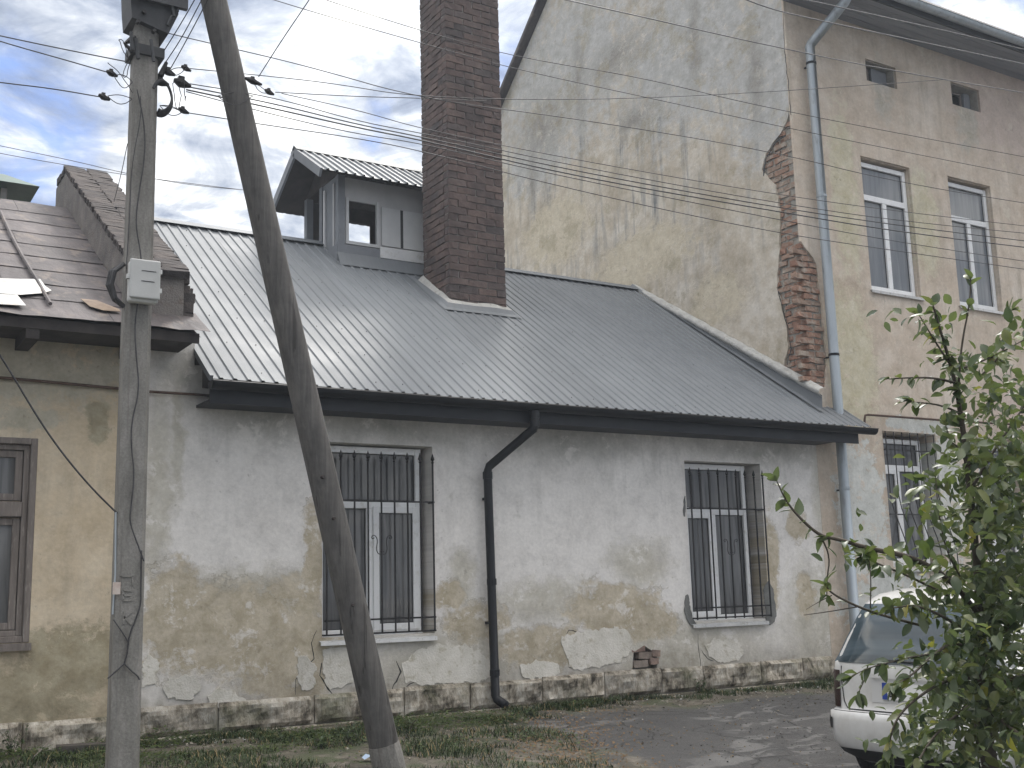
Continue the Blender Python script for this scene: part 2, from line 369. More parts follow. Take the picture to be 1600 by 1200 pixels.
def f_glass(c1, c2, rough=.06):
    def f(nt, b):
        p = nt.pos(); x, y, z = nt.sep(p)
        n = nt.noise(nt.comb(nt.math('MULTIPLY', x, 9), nt.math('MULTIPLY', z, .7), 0.), 1, 4, .55, .6)
        nt.l.new(nt.ramp(n, [(.35, c1), (.65, c2)]), b.inputs['Base Color'])
        b.inputs['Roughness'].default_value = rough; b.inputs['Specular IOR Level'].default_value = .5
        nt.l.new(nt.bump(nt.noise(p, 1.6, 2), .12, .03), b.inputs['Normal'])
    return f
M_glass = mat('dark_window_glass', f_glass((.04, .042, .045), (.15, .15, .15)))
M_glassup = mat('curtained_window_glass', f_glass((.13, .145, .16), (.21, .22, .235)))
M_wood = noisy('weathered_grey_wood', (.15, .13, .115), (.24, .21, .19), 5, rough=.85, bump=.6, bscale=25, bd=.006, stretch=(4, 4, .5), c3=(.32, .29, .26))
M_wooddark = noisy('dark_roof_timber', (.035, .03, .03), (.07, .06, .055), 6, bump=.4)
def f_conc(nt, b):
    p = nt.pos(); n = nt.noise(nt.vm('MULTIPLY', p, (2.5, 2.5, .7)), 4, 8, .66, .4); g = nt.noise(p, 70, 4, .6)
    col = nt.ramp(n, [(.3, (.145, .14, .13)), (.5, (.205, .2, .185)), (.7, (.275, .265, .25))])
    col = nt.mix(1., col, nt.ramp(g, [(.3, .82), (.7, 1.14)]), 'MULTIPLY')
    st = nt.ramp(nt.noise(nt.vm('MULTIPLY', p, (9, 9, .35)), 2, 5), [(.55, 0.), (.68, .5)]); col = nt.mix(st, col, (.10, .09, .08))
    nt.l.new(col, b.inputs['Base Color']); b.inputs['Roughness'].default_value = .9; b.inputs['Specular IOR Level'].default_value = .2
    nt.l.new(nt.bump(nt.math('ADD', g, nt.noise(p, 12, 5)), .55, .006), b.inputs['Normal'])
M_conc = mat('pole_concrete', f_conc)
def f_pole(nt, b):
    p = nt.pos(); q = nt.vm('MULTIPLY', p, (11, 11, .5)); n = nt.noise(q, 2.4, 7, .65, .5); g = nt.noise(p, 6, 7, .65)
    col = nt.ramp(nt.math('ADD', nt.math('MULTIPLY', n, .55), nt.math('MULTIPLY', g, .45)), [(.34, (.05, .048, .046)), (.5, (.09, .086, .082)), (.66, (.135, .128, .12))])
    crack = nt.ramp(nt.noise(nt.vm('MULTIPLY', p, (14, 14, .35)), 1.6, 3, .5), [(.34, .6), (.37, 0.)])
    col = nt.mix(crack, col, (.025, .022, .02))
    nt.l.new(col, b.inputs['Base Color']); b.inputs['Roughness'].default_value = .9
    nt.l.new(nt.bump(nt.math('SUBTRACT', n, crack), .7, .012), b.inputs['Normal'])
M_strut = mat('weathered_strut', f_pole)
M_cable = noisy('cable_rubber', (.03, .03, .033), (.07, .07, .073), 20, rough=.6, bump=.1)
M_alu = noisy('aluminium_wire', (.12, .12, .125), (.2, .2, .2), 10, rough=.5, metal=.4, bump=.05)
M_zinc = noisy('pale_zinc', (.30, .34, .37), (.39, .43, .46), 3, rough=.42, metal=.3, bump=.08, stretch=(2, 2, .4), c3=(.25, .27, .28))
M_rust = noisy('brown_rusty_pipe', (.07, .045, .035), (.13, .085, .065), 14, rough=.8, bump=.4)
M_box = noisy('meter_box_plastic', (.50, .51, .50), (.58, .59, .58), 5, rough=.5, bump=.05)
M_cement = noisy('fresh_cement', (.13, .135, .13), (.2, .2, .19), 9, rough=.95, bump=.6, bd=.01)
M_ceml = noisy('pale_cement', (.36, .36, .345), (.50, .50, .47), 7, rough=.95, bump=.7, bd=.015, c3=(.28, .27, .24))
M_peel = noisy('loose_lime_plaster', (.52, .50, .44), (.68, .655, .60), 5, rough=.95, bump=.5, bd=.012, c3=(.42, .39, .31))
M_green = noisy('green_tin', (.03, .075, .06), (.06, .12, .10), 5, rough=.5, bump=.1)
M_osb = noisy('bare_panel_board', (.46, .465, .47), (.54, .54, .54), 4, rough=.8, bump=.2)
M_osbw = noisy('pale_panel_board', (.52, .53, .535), (.60, .61, .61), 4, rough=.7, bump=.1)
M_dormer = noisy('grey_dormer_board', (.17, .18, .20), (.22, .235, .25), 4, rough=.7, bump=.1)
def f_ground(nt, b):
    p = nt.pos(); x, y, z = nt.sep(p)
    n = nt.noise(p, .9, 9, .62, .5); n2 = nt.noise(p, 5, 8, .68, .3); g = nt.noise(p, 90, 3, .6); g2 = nt.noise(p, 260, 2, .6)
    asph = nt.ramp(nt.math('ADD', nt.math('MULTIPLY', n, .5), nt.math('MULTIPLY', n2, .5)), [(.33, (.034, .034, .035)), (.55, (.055, .054, .053)), (.7, (.08, .077, .073))])
    asph = nt.mix(1., asph, nt.ramp(g, [(.34, .65), (.66, 1.4)]), 'MULTIPLY')
    # sun dapples painted into the asphalt colour as pale patches
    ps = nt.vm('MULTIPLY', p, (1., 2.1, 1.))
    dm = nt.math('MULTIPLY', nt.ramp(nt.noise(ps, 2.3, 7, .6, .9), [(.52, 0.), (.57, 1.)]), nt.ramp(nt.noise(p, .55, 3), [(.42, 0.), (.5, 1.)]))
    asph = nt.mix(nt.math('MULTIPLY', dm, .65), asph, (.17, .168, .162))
    soil = nt.ramp(nt.math('ADD', nt.math('MULTIPLY', n2, .6), nt.math('MULTIPLY', nt.noise(p, 22, 8, .7), .4)), [(.36, (.03, .027, .02)), (.5, (.085, .075, .055)), (.62, (.18, .16, .13))])
    soil = nt.mix(nt.ramp(nt.noise(p, 3.3, 6), [(.5, 0.), (.62, .8)]), soil, (.05, .065, .025))
    wob = nt.math('MULTIPLY', nt.math('SUBTRACT', n, .5), 1.3)
    wob = nt.math('ADD', wob, nt.math('MULTIPLY', nt.math('SUBTRACT', n2, .5), .5))
    # verge: near the wall (y > edge) and everywhere left of x = 5.3
    e1 = nt.math('ADD', y, .95); e2 = nt.math('MULTIPLY', nt.math('SUBTRACT', 5.5, x), .9)
    e = nt.math('ADD', nt.math('MAXIMUM', e1, nt.math('MINIMUM', e2, nt.math('ADD', y, 4.2))), wob)
    em = nt.ramp(nt.math('ADD', nt.math('MULTIPLY', e, .8), .5), [(.40, 0.), (.58, 1.)])
    col = nt.mix(em, asph, soil)
    nt.l.new(col, b.inputs['Base Color'])
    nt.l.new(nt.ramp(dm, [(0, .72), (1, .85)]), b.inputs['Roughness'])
    h = nt.math('ADD', nt.math('MULTIPLY', g, .4), nt.math('ADD', nt.math('MULTIPLY', n2, 1.2), nt.math('MULTIPLY', g2, .15)))
    ck = nt.new('ShaderNodeTexVoronoi', feature='DISTANCE_TO_EDGE'); nt.setin(ck, 'Vector', nt.vm('ADD', p, nt.vm('MULTIPLY', nt.noise(p, 3, 5, out=1), (.5, .5, 0)))); ck.inputs['Scale'].default_value = 1.1
    cr = nt.math('MULTIPLY', nt.ramp(ck.outputs[0], [(0, 1.), (.018, 0.)]), nt.ramp(nt.noise(p, 1.3, 3), [(.48, 0.), (.56, 1.)]))
    nt.l.new(nt.mix(nt.math('MULTIPLY', cr, .45), col, (.02, .02, .018)), b.inputs['Base Color'])
    h = nt.math('SUBTRACT', h, cr); nt.l.new(nt.bump(h, .8, .03), b.inputs['Normal'])
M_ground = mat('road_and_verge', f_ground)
# ------------------------------------------------------------ ground
def ground():
    xs = [-900, -300, -100, -40, -15, -6]+[-3+.25*i for i in range(0, 85)]+[22, 40, 120, 300, 900]
    ys = [-900, -300, -100, -40, -20, -14]+[-10+.25*i for i in range(0, 45)]+[3, 6, 15, 40, 120, 300, 900]
    rows = [[(x, y, gz(x, y)+(.018*mnoise.noise(Vector((x*1.7, y*1.7, 0))) if abs(x) < 20 and abs(y) < 11 else 0)) for x in xs] for y in ys]
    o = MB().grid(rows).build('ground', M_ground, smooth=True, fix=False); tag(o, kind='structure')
ground()
# ------------------------------------------------------------ thin haze volume, added to imitate a veil of lens glare
def glare_haze():
    m = bpy.data.materials.new('glare_haze_air'); m.use_nodes = True; nt = m.node_tree; nt.nodes.remove(nt.nodes['Principled BSDF'])
    v = nt.nodes.new('ShaderNodeVolumePrincipled'); v.inputs['Density'].default_value = .0018; v.inputs['Color'].default_value = (.80, .89, 1, 1); v.inputs['Anisotropy'].default_value = .35
    nt.links.new(v.outputs[0], nt.nodes['Material Output'].inputs['Volume'])
    tag(MB().box((-910, -910, -1.2), (910, 910, 14.5)).build('glare_haze', m), kind='stuff')
glare_haze()
# ------------------------------------------------------------ brick and stone helpers
def brick_meshes(name, m, L, D, H, n=6, jit=.005):
    out = []
    for i in range(n):
        mb = MB(); nx = 3
        vs = []; 
        rings = [(-L/2, .88), (-L/2+.012, 1), (0, 1.0), (L/2-.012, 1), (L/2, .88)]
        rows = []
        for xx, k in rings:
            r = []
            for a, b_ in ((-1, -1), (1, -1), (1, 1), (-1, 1)):
                r.append((xx+random.uniform(-jit, jit), a*D/2*k+random.uniform(-jit, jit), b_*H/2*k+random.uniform(-jit, jit)))
            rows.append(r+[r[0]])
        mb.grid(rows)
        o = len(mb.v)
        mb.add([rows[0][k] for k in range(4)], [(0, 1, 2, 3)]); mb.add([rows[-1][k] for k in range(4)], [(3, 2, 1, 0)])
        me = bpy.data.meshes.new(name); me.from_pydata(mb.v, [], mb.f); me.materials.append(m)
        import bmesh
        bm = bmesh.new(); bm.from_mesh(me); bmesh.ops.remove_doubles(bm, verts=bm.verts, dist=1e-5); bmesh.ops.recalc_face_normals(bm, faces=bm.faces); bm.to_mesh(me); bm.free()
        out.append(me)
    return out
def put(name, me, loc, rot, parent, scale=(1, 1, 1)):
    o = bpy.data.objects.new(name, me); C.objects.link(o)
    o.parent = parent; o.matrix_parent_inverse = Matrix.Translation(-wloc(parent))
    o.location = loc; o.rotation_euler = rot; o.scale = scale; return o
def rug(x0, x1, z0, z1, y, depth, amp, nx, nz, seed, parent, name, m):   # rough-hewn stone: displaced front, flat sides
    rows = []
    for j in range(nz+1):
        r = []
        for i in range(nx+1):
            u = i/nx; v = j/nz
            e = min(u, 1-u)*nx; e2 = min(v, 1-v)*nz; k = min(1, min(e, e2))
            x = x0+(x1-x0)*u; z = z0+(z1-z0)*v
            d = mnoise.noise(Vector((x*4, z*6, seed)))*amp+mnoise.noise(Vector((x*13, z*15, seed)))*amp*.5
            r.append((x+(1-k)*0, y-depth*(.35+.65*k)-d*k, z))
        rows.append(r)
    mb = MB().grid(rows)
    b = [rows[0][0], rows[0][-1], rows[-1][-1], rows[-1][0]]
    n = len(rows[0])
    # sides back to the wall
    per = rows[0]+[r[-1] for r in rows[1:]]+rows[-1][::-1][1:]+[r[0] for r in rows[::-1]][1:-1]
    vs = per+[(p[0], y+.05, p[2]) for p in per]; k = len(per)
    mb.add(vs, [(i, (i+1) % k, (i+1) % k+k, i+k) for i in range(k)])
    return mb.build(name, m, parent, smooth=False)
# ------------------------------------------------------------ windows
def plastic_window(house, x0, x1, z0, z1, Y, trans, split, casement, m_glass, deep=.08, sill=True, silly=-.05, name='window'):
    """white frame with a top light over two casements; set back in the opening"""
    t = .062
    mb = MB(); y0, y1 = Y, Y+.07
    mb.box((x0, y0, z0), (x0+t, y1, z1)); mb.box((x1-t, y0, z0), (x1, y1, z1))
    mb.box((x0+t, y0, z1-t), (x1-t, y1, z1)); mb.box((x0+t, y0, z0), (x1-t, y1, z0+t))
    mb.box((x0+t, y0, trans-.04), (x1-t, y1, trans+.04))
    xs = x0+(x1-x0)*split
    mb.box((xs-.04, y0, z0+t), (xs+.04, y1, trans-.04))
    w_ = mb.build(name, M_pvc, house); bevel(w_, .006, 2)
    def pane(a, b, c, d, yy=Y+.035):
        MB().box((a, yy, c), (b, yy+.012, d)).build('pane', m_glass, w_)
        g = MB(); e = .007; yb = yy-.002
        g.box((a, yb-.006, c), (a+e, yb, d)); g.box((b-e, yb-.006, c), (b, yb, d)); g.box((a+e, yb-.006, c), (b-e, yb, c+e)); g.box((a+e, yb-.006, d-e), (b-e, yb, d))
        g.build('gasket', M_gasket, w_)
    pane(x0+t, x1-t, trans+.04, z1-t)
    def sash(a, b, c, d):
        s = .062; m = MB(); ys = Y-.022
        m.box((a, ys, c), (a+s, Y+.03, d)); m.box((b-s, ys, c), (b, Y+.03, d)); m.box((a+s, ys, c), (b-s, Y+.03, c+s)); m.box((a+s, ys, d-s), (b-s, Y+.03, d))
        o = m.build('sash', M_pvc, w_); bevel(o, .006, 2); pane(a+s, b-s, c+s, d-s, Y+.004)
    cells = [(x0+t, xs-.04), (xs+.04, x1-t)]
    for i, (a, b) in enumerate(cells):
        if casement in (i, 2): sash(a-.02, b+.02, z0+t-.02, trans-.04+.02)
        else: pane(a, b, z0+t, trans-.04)
    if sill:
        m = MB(); sx0, sx1 = x0-.03, x1+.06
        m.add([(sx0, Y, z0-.004), (sx1, Y, z0-.004), (sx1, silly, z0-.03), (sx0, silly, z0-.03), (sx0, silly, z0-.065), (sx1, silly, z0-.065), (sx1, silly+.012, z0-.065), (sx0, silly+.012, z0-.065), (sx1, silly+.012, z0-.036), (sx0, silly+.012, z0-.036), (sx1, Y, z0-.012), (sx0, Y, z0-.012)],
              [(0, 1, 2, 3), (3, 2, 5, 4), (4, 5, 6, 7), (7, 6, 8, 9), (9, 8, 10, 11), (11, 10, 1, 0), (0, 3, 4, 7, 9, 11), (1, 10, 8, 6, 5, 2)])
        m.build('sill', M_sill, w_)
    return w_
def spiral(cx, cz, s, Y, flip):
    pts = [Vector((0, 0))]; th = math.radians(80); n = 46; half = []
    for sg in (1, -1):
        p = Vector((0, 0)); t = math.radians(78); q = []
        for i in range(n):
            u = (i+.5)/n; t += (.02+.40*u**2.2)
            p = p+Vector((math.cos(t), math.sin(t)))*sg*s*.022; q.append(p.copy())
        half.append(q)
    allp = half[1][::-1]+[Vector((0, 0))]+half[0]
    return [(cx+flip*p.x, Y, cz+p.y) for p in allp]
def bar_mesh(H, tip=True, bulge=0):
    mb = MB(); r = .0065
    mb.box((-r, -r, 0), (r, r, H-.09 if tip else H))
    if tip:
        mb.tube([(0, 0, H-.10), (0, 0, H-.088), (0, 0, H-.08)], [.010, .015, .009], 6)
        mb.tube([(0, 0, H-.08), (0, 0, H-.06), (0, 0, H)], [.006, .020, .001], 6)
    return mb
def grille(house, x0, x1, z0, z1, Y, rails, n, scroll_z, tip=True, bulge=False):
    mb = MB()
    r_ = rails[0]; mb.box((x0-.02, Y+.0075, r_-.008), (x1+.02, Y+.0155, r_+.008))
    g = mb.build('grille', M_iron, house)
    for rz in rails[1:]: MB().box((x0-.02, Y+.0075, rz-.008), (x1+.02, Y+.0155, rz+.008)).build('rail', M_iron, g)
    for rz in (rails[0], rails[-1]):
        for xx in (x0-.012, x1+.012): MB().box((xx-.008, Y+.0155, rz-.007), (xx+.008, .06, rz+.007)).build('bracket', M_iron, g)
    src = None
    for i in range(n):
        x = x0+(x1-x0)*i/(n-1)
        if src is None:
            if bulge:
                H = z1-z0; pts = [(0, 0, H), (0, 0, H*.52), (0, -.03, H*.42), (0, -.16, H*.2), (0, -.2, H*.1), (0, -.2, 0)]
                m = MB().tube(pts, .0075, 6)
            else: m = bar_mesh(z1-z0, tip)
            me = bpy.data.meshes.new('bar'); me.from_pydata(m.v, [], m.f); me.materials.append(M_iron); src = me
        put('bar', src, (x, Y, z0), (0, 0, 0), g)
    if scroll_z:
        xc = (x0+x1)/2
        for fl, dx in ((1, -.05), (-1, .05)):
            MB().tube(spiral(xc+dx, scroll_z, .17, Y-.002, fl), .0045, 5).build('scroll', M_iron, g)
    return g
# ============================================================ LOW HOUSE
low = thing('low_house', 'low single-storey house with white peeling plaster, grey corrugated metal roof and tall brick chimney', 'house', (6.6, 0, .48))
W1 = (4.10, 5.24, 1.225, 3.0); W2 = (8.41, 9.55, 1.215, 2.98)
def rect(a, b, c, d): return [(a, c), (b, c), (b, d), (a, d)]
niche = jag([W0(988, 1046), W0(1027, 1046), W0(1026, 1022), W0(1006, 1008), W0(990, 1020)], .008, .05, 3)
outer = [(2.5, .2), (10.497, .2), (10.497, 3.62), (2.9, 3.62), (2.9, 3.95), (2.5, 3.95)]
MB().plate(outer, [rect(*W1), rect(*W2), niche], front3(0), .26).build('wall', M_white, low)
# gable of low house behind the parapet, back wall
MB().box((2.86, .262, .3), (3.06, 6.4, 3.6)).build('wall', M_white, low)
MB().box((2.86, 6.4, .3), (10.49, 6.65, 3.6)).build('wall', M_white, low)
MB().plate([(-.36, 3.42), (2*3.32+.36, 3.42), (3.32, 5.88)], [], gable3(2.97), .05).build('gable_board', M_wooddark, low)
nb = MB().box((7.5, .10, .7), (7.95, .2, 1.1)).build('niche_back', M_mortar, low)
rb = brick_meshes('brick', M_rbrick, .25, .11, .068, 8)
for k, (dx, dz) in enumerate(((0, .035), (.07, .115), (-.03, .195))):
    put('brick', rb[k], (7.68+dx, .045, .775+dz), (0, 0, random.uniform(-.03, .03)), low, (.75, .8, 1))
for k, (dx, dz, rr) in enumerate(((.17, .05, 0), (.2, .13, .1))): put('brick', rb[k+3], (7.68+dx, .03, .78+dz), (0, rr, 0), low, (.45, .8, 1))
# plinth stones
x = 1.3; i = 0
joint = [2.5, 3.16, 4.02, 4.9, 5.6, 6.42, 7.18, 7.93, 8.5, 9.35, 10.0, 10.49]
for a, b in zip(joint, joint[1:]):
    top = .745+random.uniform(-.012, .012)
    rug(a+.006, b-.006, .50, top, -.002, .055, .04, 18, 7, a, low, 'stone', M_stone)
for a, b in zip([2.5, 3.5, 4.7, 6.0, 7.3, 8.4, 9.5], [3.5, 4.7, 6.0, 7.3, 8.4, 9.5, 10.49]):
    rug(a+.004, b-.004, .25, .492+random.uniform(-.008, .003), -.002, .115, .045, 16, 6, a+9, low, 'footing_stone', M_stone)
# loose plaster shells standing proud of the wall
def shell(pxpts, th, seed, m=M_peel, parent=low, amp=.014, Y=0, name='plaster_patch'):
    pts = [Vector(W0(*p)) for p in pxpts]
    for _ in range(1):
        pts = [q for a, b in zip(pts, pts[1:]+pts[:1]) for q in (a.lerp(b, .25), a.lerp(b, .75))]
    pts = jag([tuple(p) for p in pts], amp*2.6, .015, seed); th = th*.6
    o = MB().plate(pts, [], front3(Y-th), th-.002).build(name, m, parent); return bevel(o, .004, 1)
shell([(250, 1065), (300, 1050), (318, 1075), (296, 1098), (262, 1092)], .02, 1)
shell([(322, 1088), (345, 1073), (372, 1082), (385, 1098), (350, 1108), (325, 1104)], .025, 2)
shell([(810, 1037), (866, 1032), (875, 1045), (866, 1060), (812, 1062)], .02, 3)
shell([(880, 992), (960, 978), (985, 985), (985, 1020), (960, 1038), (890, 1050), (884, 1020), (876, 1005)], .012, 4)
shell([(505, 1008), (555, 1012), (560, 1060), (520, 1082), (504, 1060)], .014, 5)
shell([(465, 1020), (490, 1035), (495, 1075), (468, 1078), (462, 1050)], .012, 6)
shell([(640, 1020), (690, 1005), (740, 1010), (768, 1030), (770, 1062), (700, 1068), (640, 1072), (625, 1050)], .010, 7)
shell([(1098, 1000), (1150, 1000), (1165, 1020), (1150, 1036), (1110, 1034)], .012, 8)
shell([(222, 1020), (252, 1035), (240, 1075), (220, 1072)], .014, 9)
# fresh cement round window 2
shell([(1069, 932), (1076, 928), (1079, 960), (1090, 978), (1080, 980), (1068, 962)], .022, 11, M_cement, name='cement_patch', amp=.008)
shell([(1192, 915), (1203, 906), (1211, 940), (1212, 970), (1198, 978), (1196, 968), (1194, 940)], .022, 12, M_cement, name='cement_patch', amp=.008)
shell([(1068, 775), (1071, 775), (1071, 808), (1067, 806)], .012, 13, M_cement, name='cement_patch', amp=.004)
def crack(pts, w, parent, Y=-.001, n2=None, f3=None):            # an open crack: a dark groove cut, built as a thin recessed strip
    q = [Vector((a, 0, b)) for a, b in pts]; L, Rr = [], []
    for i, p in enumerate(q):
        t = (q[min(i+1, len(q)-1)]-q[max(0, i-1)]).normalized(); nn = Vector((-t.z, 0, t.x)); ww = w*(.3+.7*math.sin(math.pi*(i+.5)/len(q)))*random.uniform(.5, 1.2)
        L.append(p+nn*ww/2); Rr.append(p-nn*ww/2)
    rows = [[(a.x, Y, a.z), (b.x, Y, b.z)] for a, b in zip(L, Rr)]
    return MB().grid(rows).build('crack', M_gasket, parent)
def pjag(pxpts, seed, fn=W0, amp=.012): return jag([fn(*p) for p in pxpts], amp, .04, seed, closed=False)
for i, (pp, ww) in enumerate([
    ([(462, 1085), (462, 1062), (473, 1045), (490, 1030), (486, 1005), (495, 985)], .012),
    ([(503, 1035), (501, 1055), (512, 1075), (520, 1085)], .014), ([(619, 1033), (626, 1050), (615, 1070), (612, 1080)], .018),
    ([(628, 1080), (640, 1068), (650, 1065)], .01), ([(690, 1050), (697, 1065), (705, 1055)], .01),
    ([(1090, 990), (1092, 1015), (1095, 1045)], .012), ([(1096, 1015), (1105, 1030), (1115, 1033)], .01), ([(880, 1000), (888, 985), (905, 988)], .01)]):
    crack(pjag(pp, i+20), ww, low)
# windows
plastic_window(low, 4.10, 5.18, 1.225, 2.985, .13, 2.44, .50, 1, M_glass, silly=-.05)
plastic_window(low, 8.41, 9.43, 1.215, 2.965, .13, 2.43, .48, 0, M_glass, silly=-.05)
grille(low, 4.12, 5.21, 1.245, 2.925, -.06, (1.25, 1.375, 2.455), 9, 2.05)
grille(low, 8.43, 9.52, 1.235, 2.90, -.06, (1.25, 1.36, 2.445), 9, 2.02)
# roof: profiled sheets
SL = .683; EY, EZ, RY = -.46, 3.42, 3.32
def rz(y): return EZ+SL*(y-EY)
nrm = Vector((0, -SL, 1)).normalized()
def ribbed(x0, x1, y0, y1, pitch=.126, h=.013, z_of=None, nn=None, back=False, ph=0):
    prof = []; n = int(round((x1-x0)/pitch)); pitch = (x1-x0)/n
    for i in range(n):
        b = x0+i*pitch
        for u, hh in ((.0, 0), (.60, 0), (.68, h), (.86, h), (.94, 0)): prof.append((b+u*pitch, hh))
    prof.append((x1, 0))
    rows = []
    for k in range(7):
        y = y0+(y1-y0)*k/6
        w_ = mnoise.noise(Vector((x0*3, y*1.3, 0)))*.006
        rows.append([tuple(Vector((x, y, z_of(y)))+nn*(hh+w_+.003*mnoise.noise(Vector((x*2, y*2, 3))))) for x, hh in prof])
    return MB().grid(rows, flip=back)
roof = MB().add([(2.93, EY+.03, rz(EY)-.06), (10.49, EY+.03, rz(EY)-.06), (10.49, RY, rz(RY)-.05), (3.05, RY, rz(RY)-.05), (10.49, 2*RY-EY, rz(EY)-.06), (3.05, 2*RY-EY, rz(EY)-.06)], [(0, 1, 2, 3), (3, 2, 4, 5)]).build('roof', M_wooddark, low, fix=False)
xs = [2.9, 4.0, 5.1, 6.2, 7.3, 8.4, 9.5, 10.49]
for k, (a, b) in enumerate(zip(xs, xs[1:])):
    ribbed(a, b+.0, EY, RY, z_of=rz, nn=nrm+Vector((0, 0, .0))).build('roof_sheet', M_tin, roof, fix=False).location = (0, 0, .0015*(k % 2))
# the part of the eave that sails past the corner of the tall house
ribbed(10.49, 10.97, EY, -.03, z_of=rz, nn=nrm, pitch=.12).build('roof_sheet', M_tin, roof, fix=False)
nb_ = Vector((0, SL, 1)).normalized()
for a, b in zip(xs, xs[1:]):
    ribbed(a, b, 2*RY-EY, RY, z_of=lambda y: rz(2*RY-y), nn=nb_, back=True).build('roof_sheet', M_tin, roof, fix=False)
rc_ = MB(); zr = rz(RY)+.035
rc_.add([(3.0, RY-.14, zr-.085), (10.49, RY-.14, zr-.085), (10.49, RY, zr), (3.0, RY, zr), (10.49, RY+.14, zr-.085), (3.0, RY+.14, zr-.085)], [(0, 1, 2, 3), (3, 2, 4, 5)])
o = rc_.build('ridge_cap', M_tin, roof, fix=False); sm = o.modifiers.new('t', 'SOLIDIFY'); sm.thickness = .004
tr = MB()                                                # verge trim along left edge
tr.obox((2.905, EY-.01, rz(EY)+.004), (2.905, RY, rz(RY)+.004), .03, .05); tr.build('verge_trim', M_tin, roof)
# screws
scw = MB()
for k in range(0, 55):
    for y in (-.3, .25, .8, 1.4, 2.0, 2.6, 3.1):
        if (k+int(y*10)) % 2: continue
        x = 2.95+.1375*k
        p = Vector((x+.04, y, rz(y)))+nrm*.006; scw.tube([p-nrm*.005, p+nrm*.003], .0045, 6)
tag(scw.build('screw', M_gasket, roof), kind='stuff')
# upstand and cement fillet against the tall gable
fa = MB(); ys = [-.2+3.55*i/40 for i in range(41)]
rows = [[(10.40, y, rz(y)+.03), (10.44, y, rz(y)+.055+.01*mnoise.noise(Vector((y*5, 0, 0)))), (10.455, y, 3.86+.607*(y+.22)-.05+.03*mnoise.noise(Vector((y*6, 2, 0))))] for y in ys]
o = MB().grid(rows).build('side_flashing', M_tin, roof)
rows = [[(10.45, y, 3.86+.607*(y+.22)-.075+.03*mnoise.noise(Vector((y*6, 2, 0)))), (10.40, y, 3.86+.607*(y+.22)-.03), (10.42, y, 3.86+.607*(y+.22)+.02+.02*mnoise.noise(Vector((y*8, 5, 0)))), (10.49, y, 3.86+.607*(y+.22)+.05+.02*mnoise.noise(Vector((y*9, 7, 0))))] for y in ys]
MB().grid(rows).build('cement_fillet', M_ceml, roof, smooth=True)
# fascia, soffit, gutter
MB().box((2.92, -.40, 3.225), (10.80, -.375, 3.40)).build('fascia', M_fascia, low)
MB().box((2.92, -.375, 3.24), (10.49, -.003, 3.262)).build('soffit', M_fascia, low)
def gutter(x0, x1, yc, zc, r, m, parent, name='gutter'):
    sec = []
    for k in range(13):
        a = math.pi*(k/12); sec.append((yc-r*math.cos(a), zc-r*math.sin(a)))
    sec = [(sec[0][0]-.004, sec[0][1]+.006), (sec[0][0]-.012, sec[0][1]-.002)]+sec
    rows = [[(x, a, b) for a, b in sec] for x in (x0, x1)]
    o = MB().grid(rows)
    for x in (x0, x1):
        o.add([(x, a, b) for a, b in sec[2:]], [tuple(range(13))])
    g = o.build(name, m, parent, smooth=False); s_ = g.modifiers.new('s', 'SOLIDIFY'); s_.thickness = .003; return g
g = gutter(2.9, 11.0, -.475, 3.395, .066, M_black, low)
for k in range(14): MB().obox((3.05+.6*k, -.40, 3.40), (3.05+.6*k, -.545, 3.402), .022, .006).build('gutter_bracket', M_black, g)
for xx in (5.1, 7.6, 9.9):
    MB().tube([(xx, -.475, 3.394), (xx+.03, -.475, 3.394)], .001, 3)
    sec = [(xx+dx, -.475-.0705*math.cos(math.pi*k/12), 3.397-.0705*math.sin(math.pi*k/12)) for dx in (0, .06) for k in range(13)]
    MB().grid([sec[:13], sec[13:]]).build('gutter_joint', M_black, g)
# black downpipe
dp = MB()
a = Vector((6.13, -.475, 3.335)); b = Vector((6.13, -.475, 3.19)); c_ = Vector((5.80, -.10, 2.79)); d_ = Vector((5.83, -.10, .62)); e_ = Vector((5.87, -.22, .53))
dp.tube([a, b, b+Vector((-.012, -0, -.03)), c_+Vector((.015, -.008, .025)), c_-Vector((0, 0, .03)), d_, d_+Vector((.004, -.02, -.035)), e_], .043, 14)
dpo = dp.build('downpipe', M_black, low, smooth=True)
col_ = MB()
for p, q in ((a, Vector((6.13, -.475, 3.26))), (Vector((6.13, -.475, 3.235)), b-Vector((0, 0, .01))), (c_-Vector((0, 0, .03)), c_-Vector((0, 0, .10))), (Vector((5.818, -.10, 1.72)), Vector((5.818, -.10, 1.66))), (Vector((5.828, -.10, .86)), Vector((5.828, -.10, .80)))):
    MB().tube([p, q], .0485, 14).build('pipe_collar', M_black, dpo)
for z in (2.5, 1.3): MB().box((5.79, -.06, z-.012), (5.84, .02, z+.012)).build('pipe_clip', M_black, dpo)
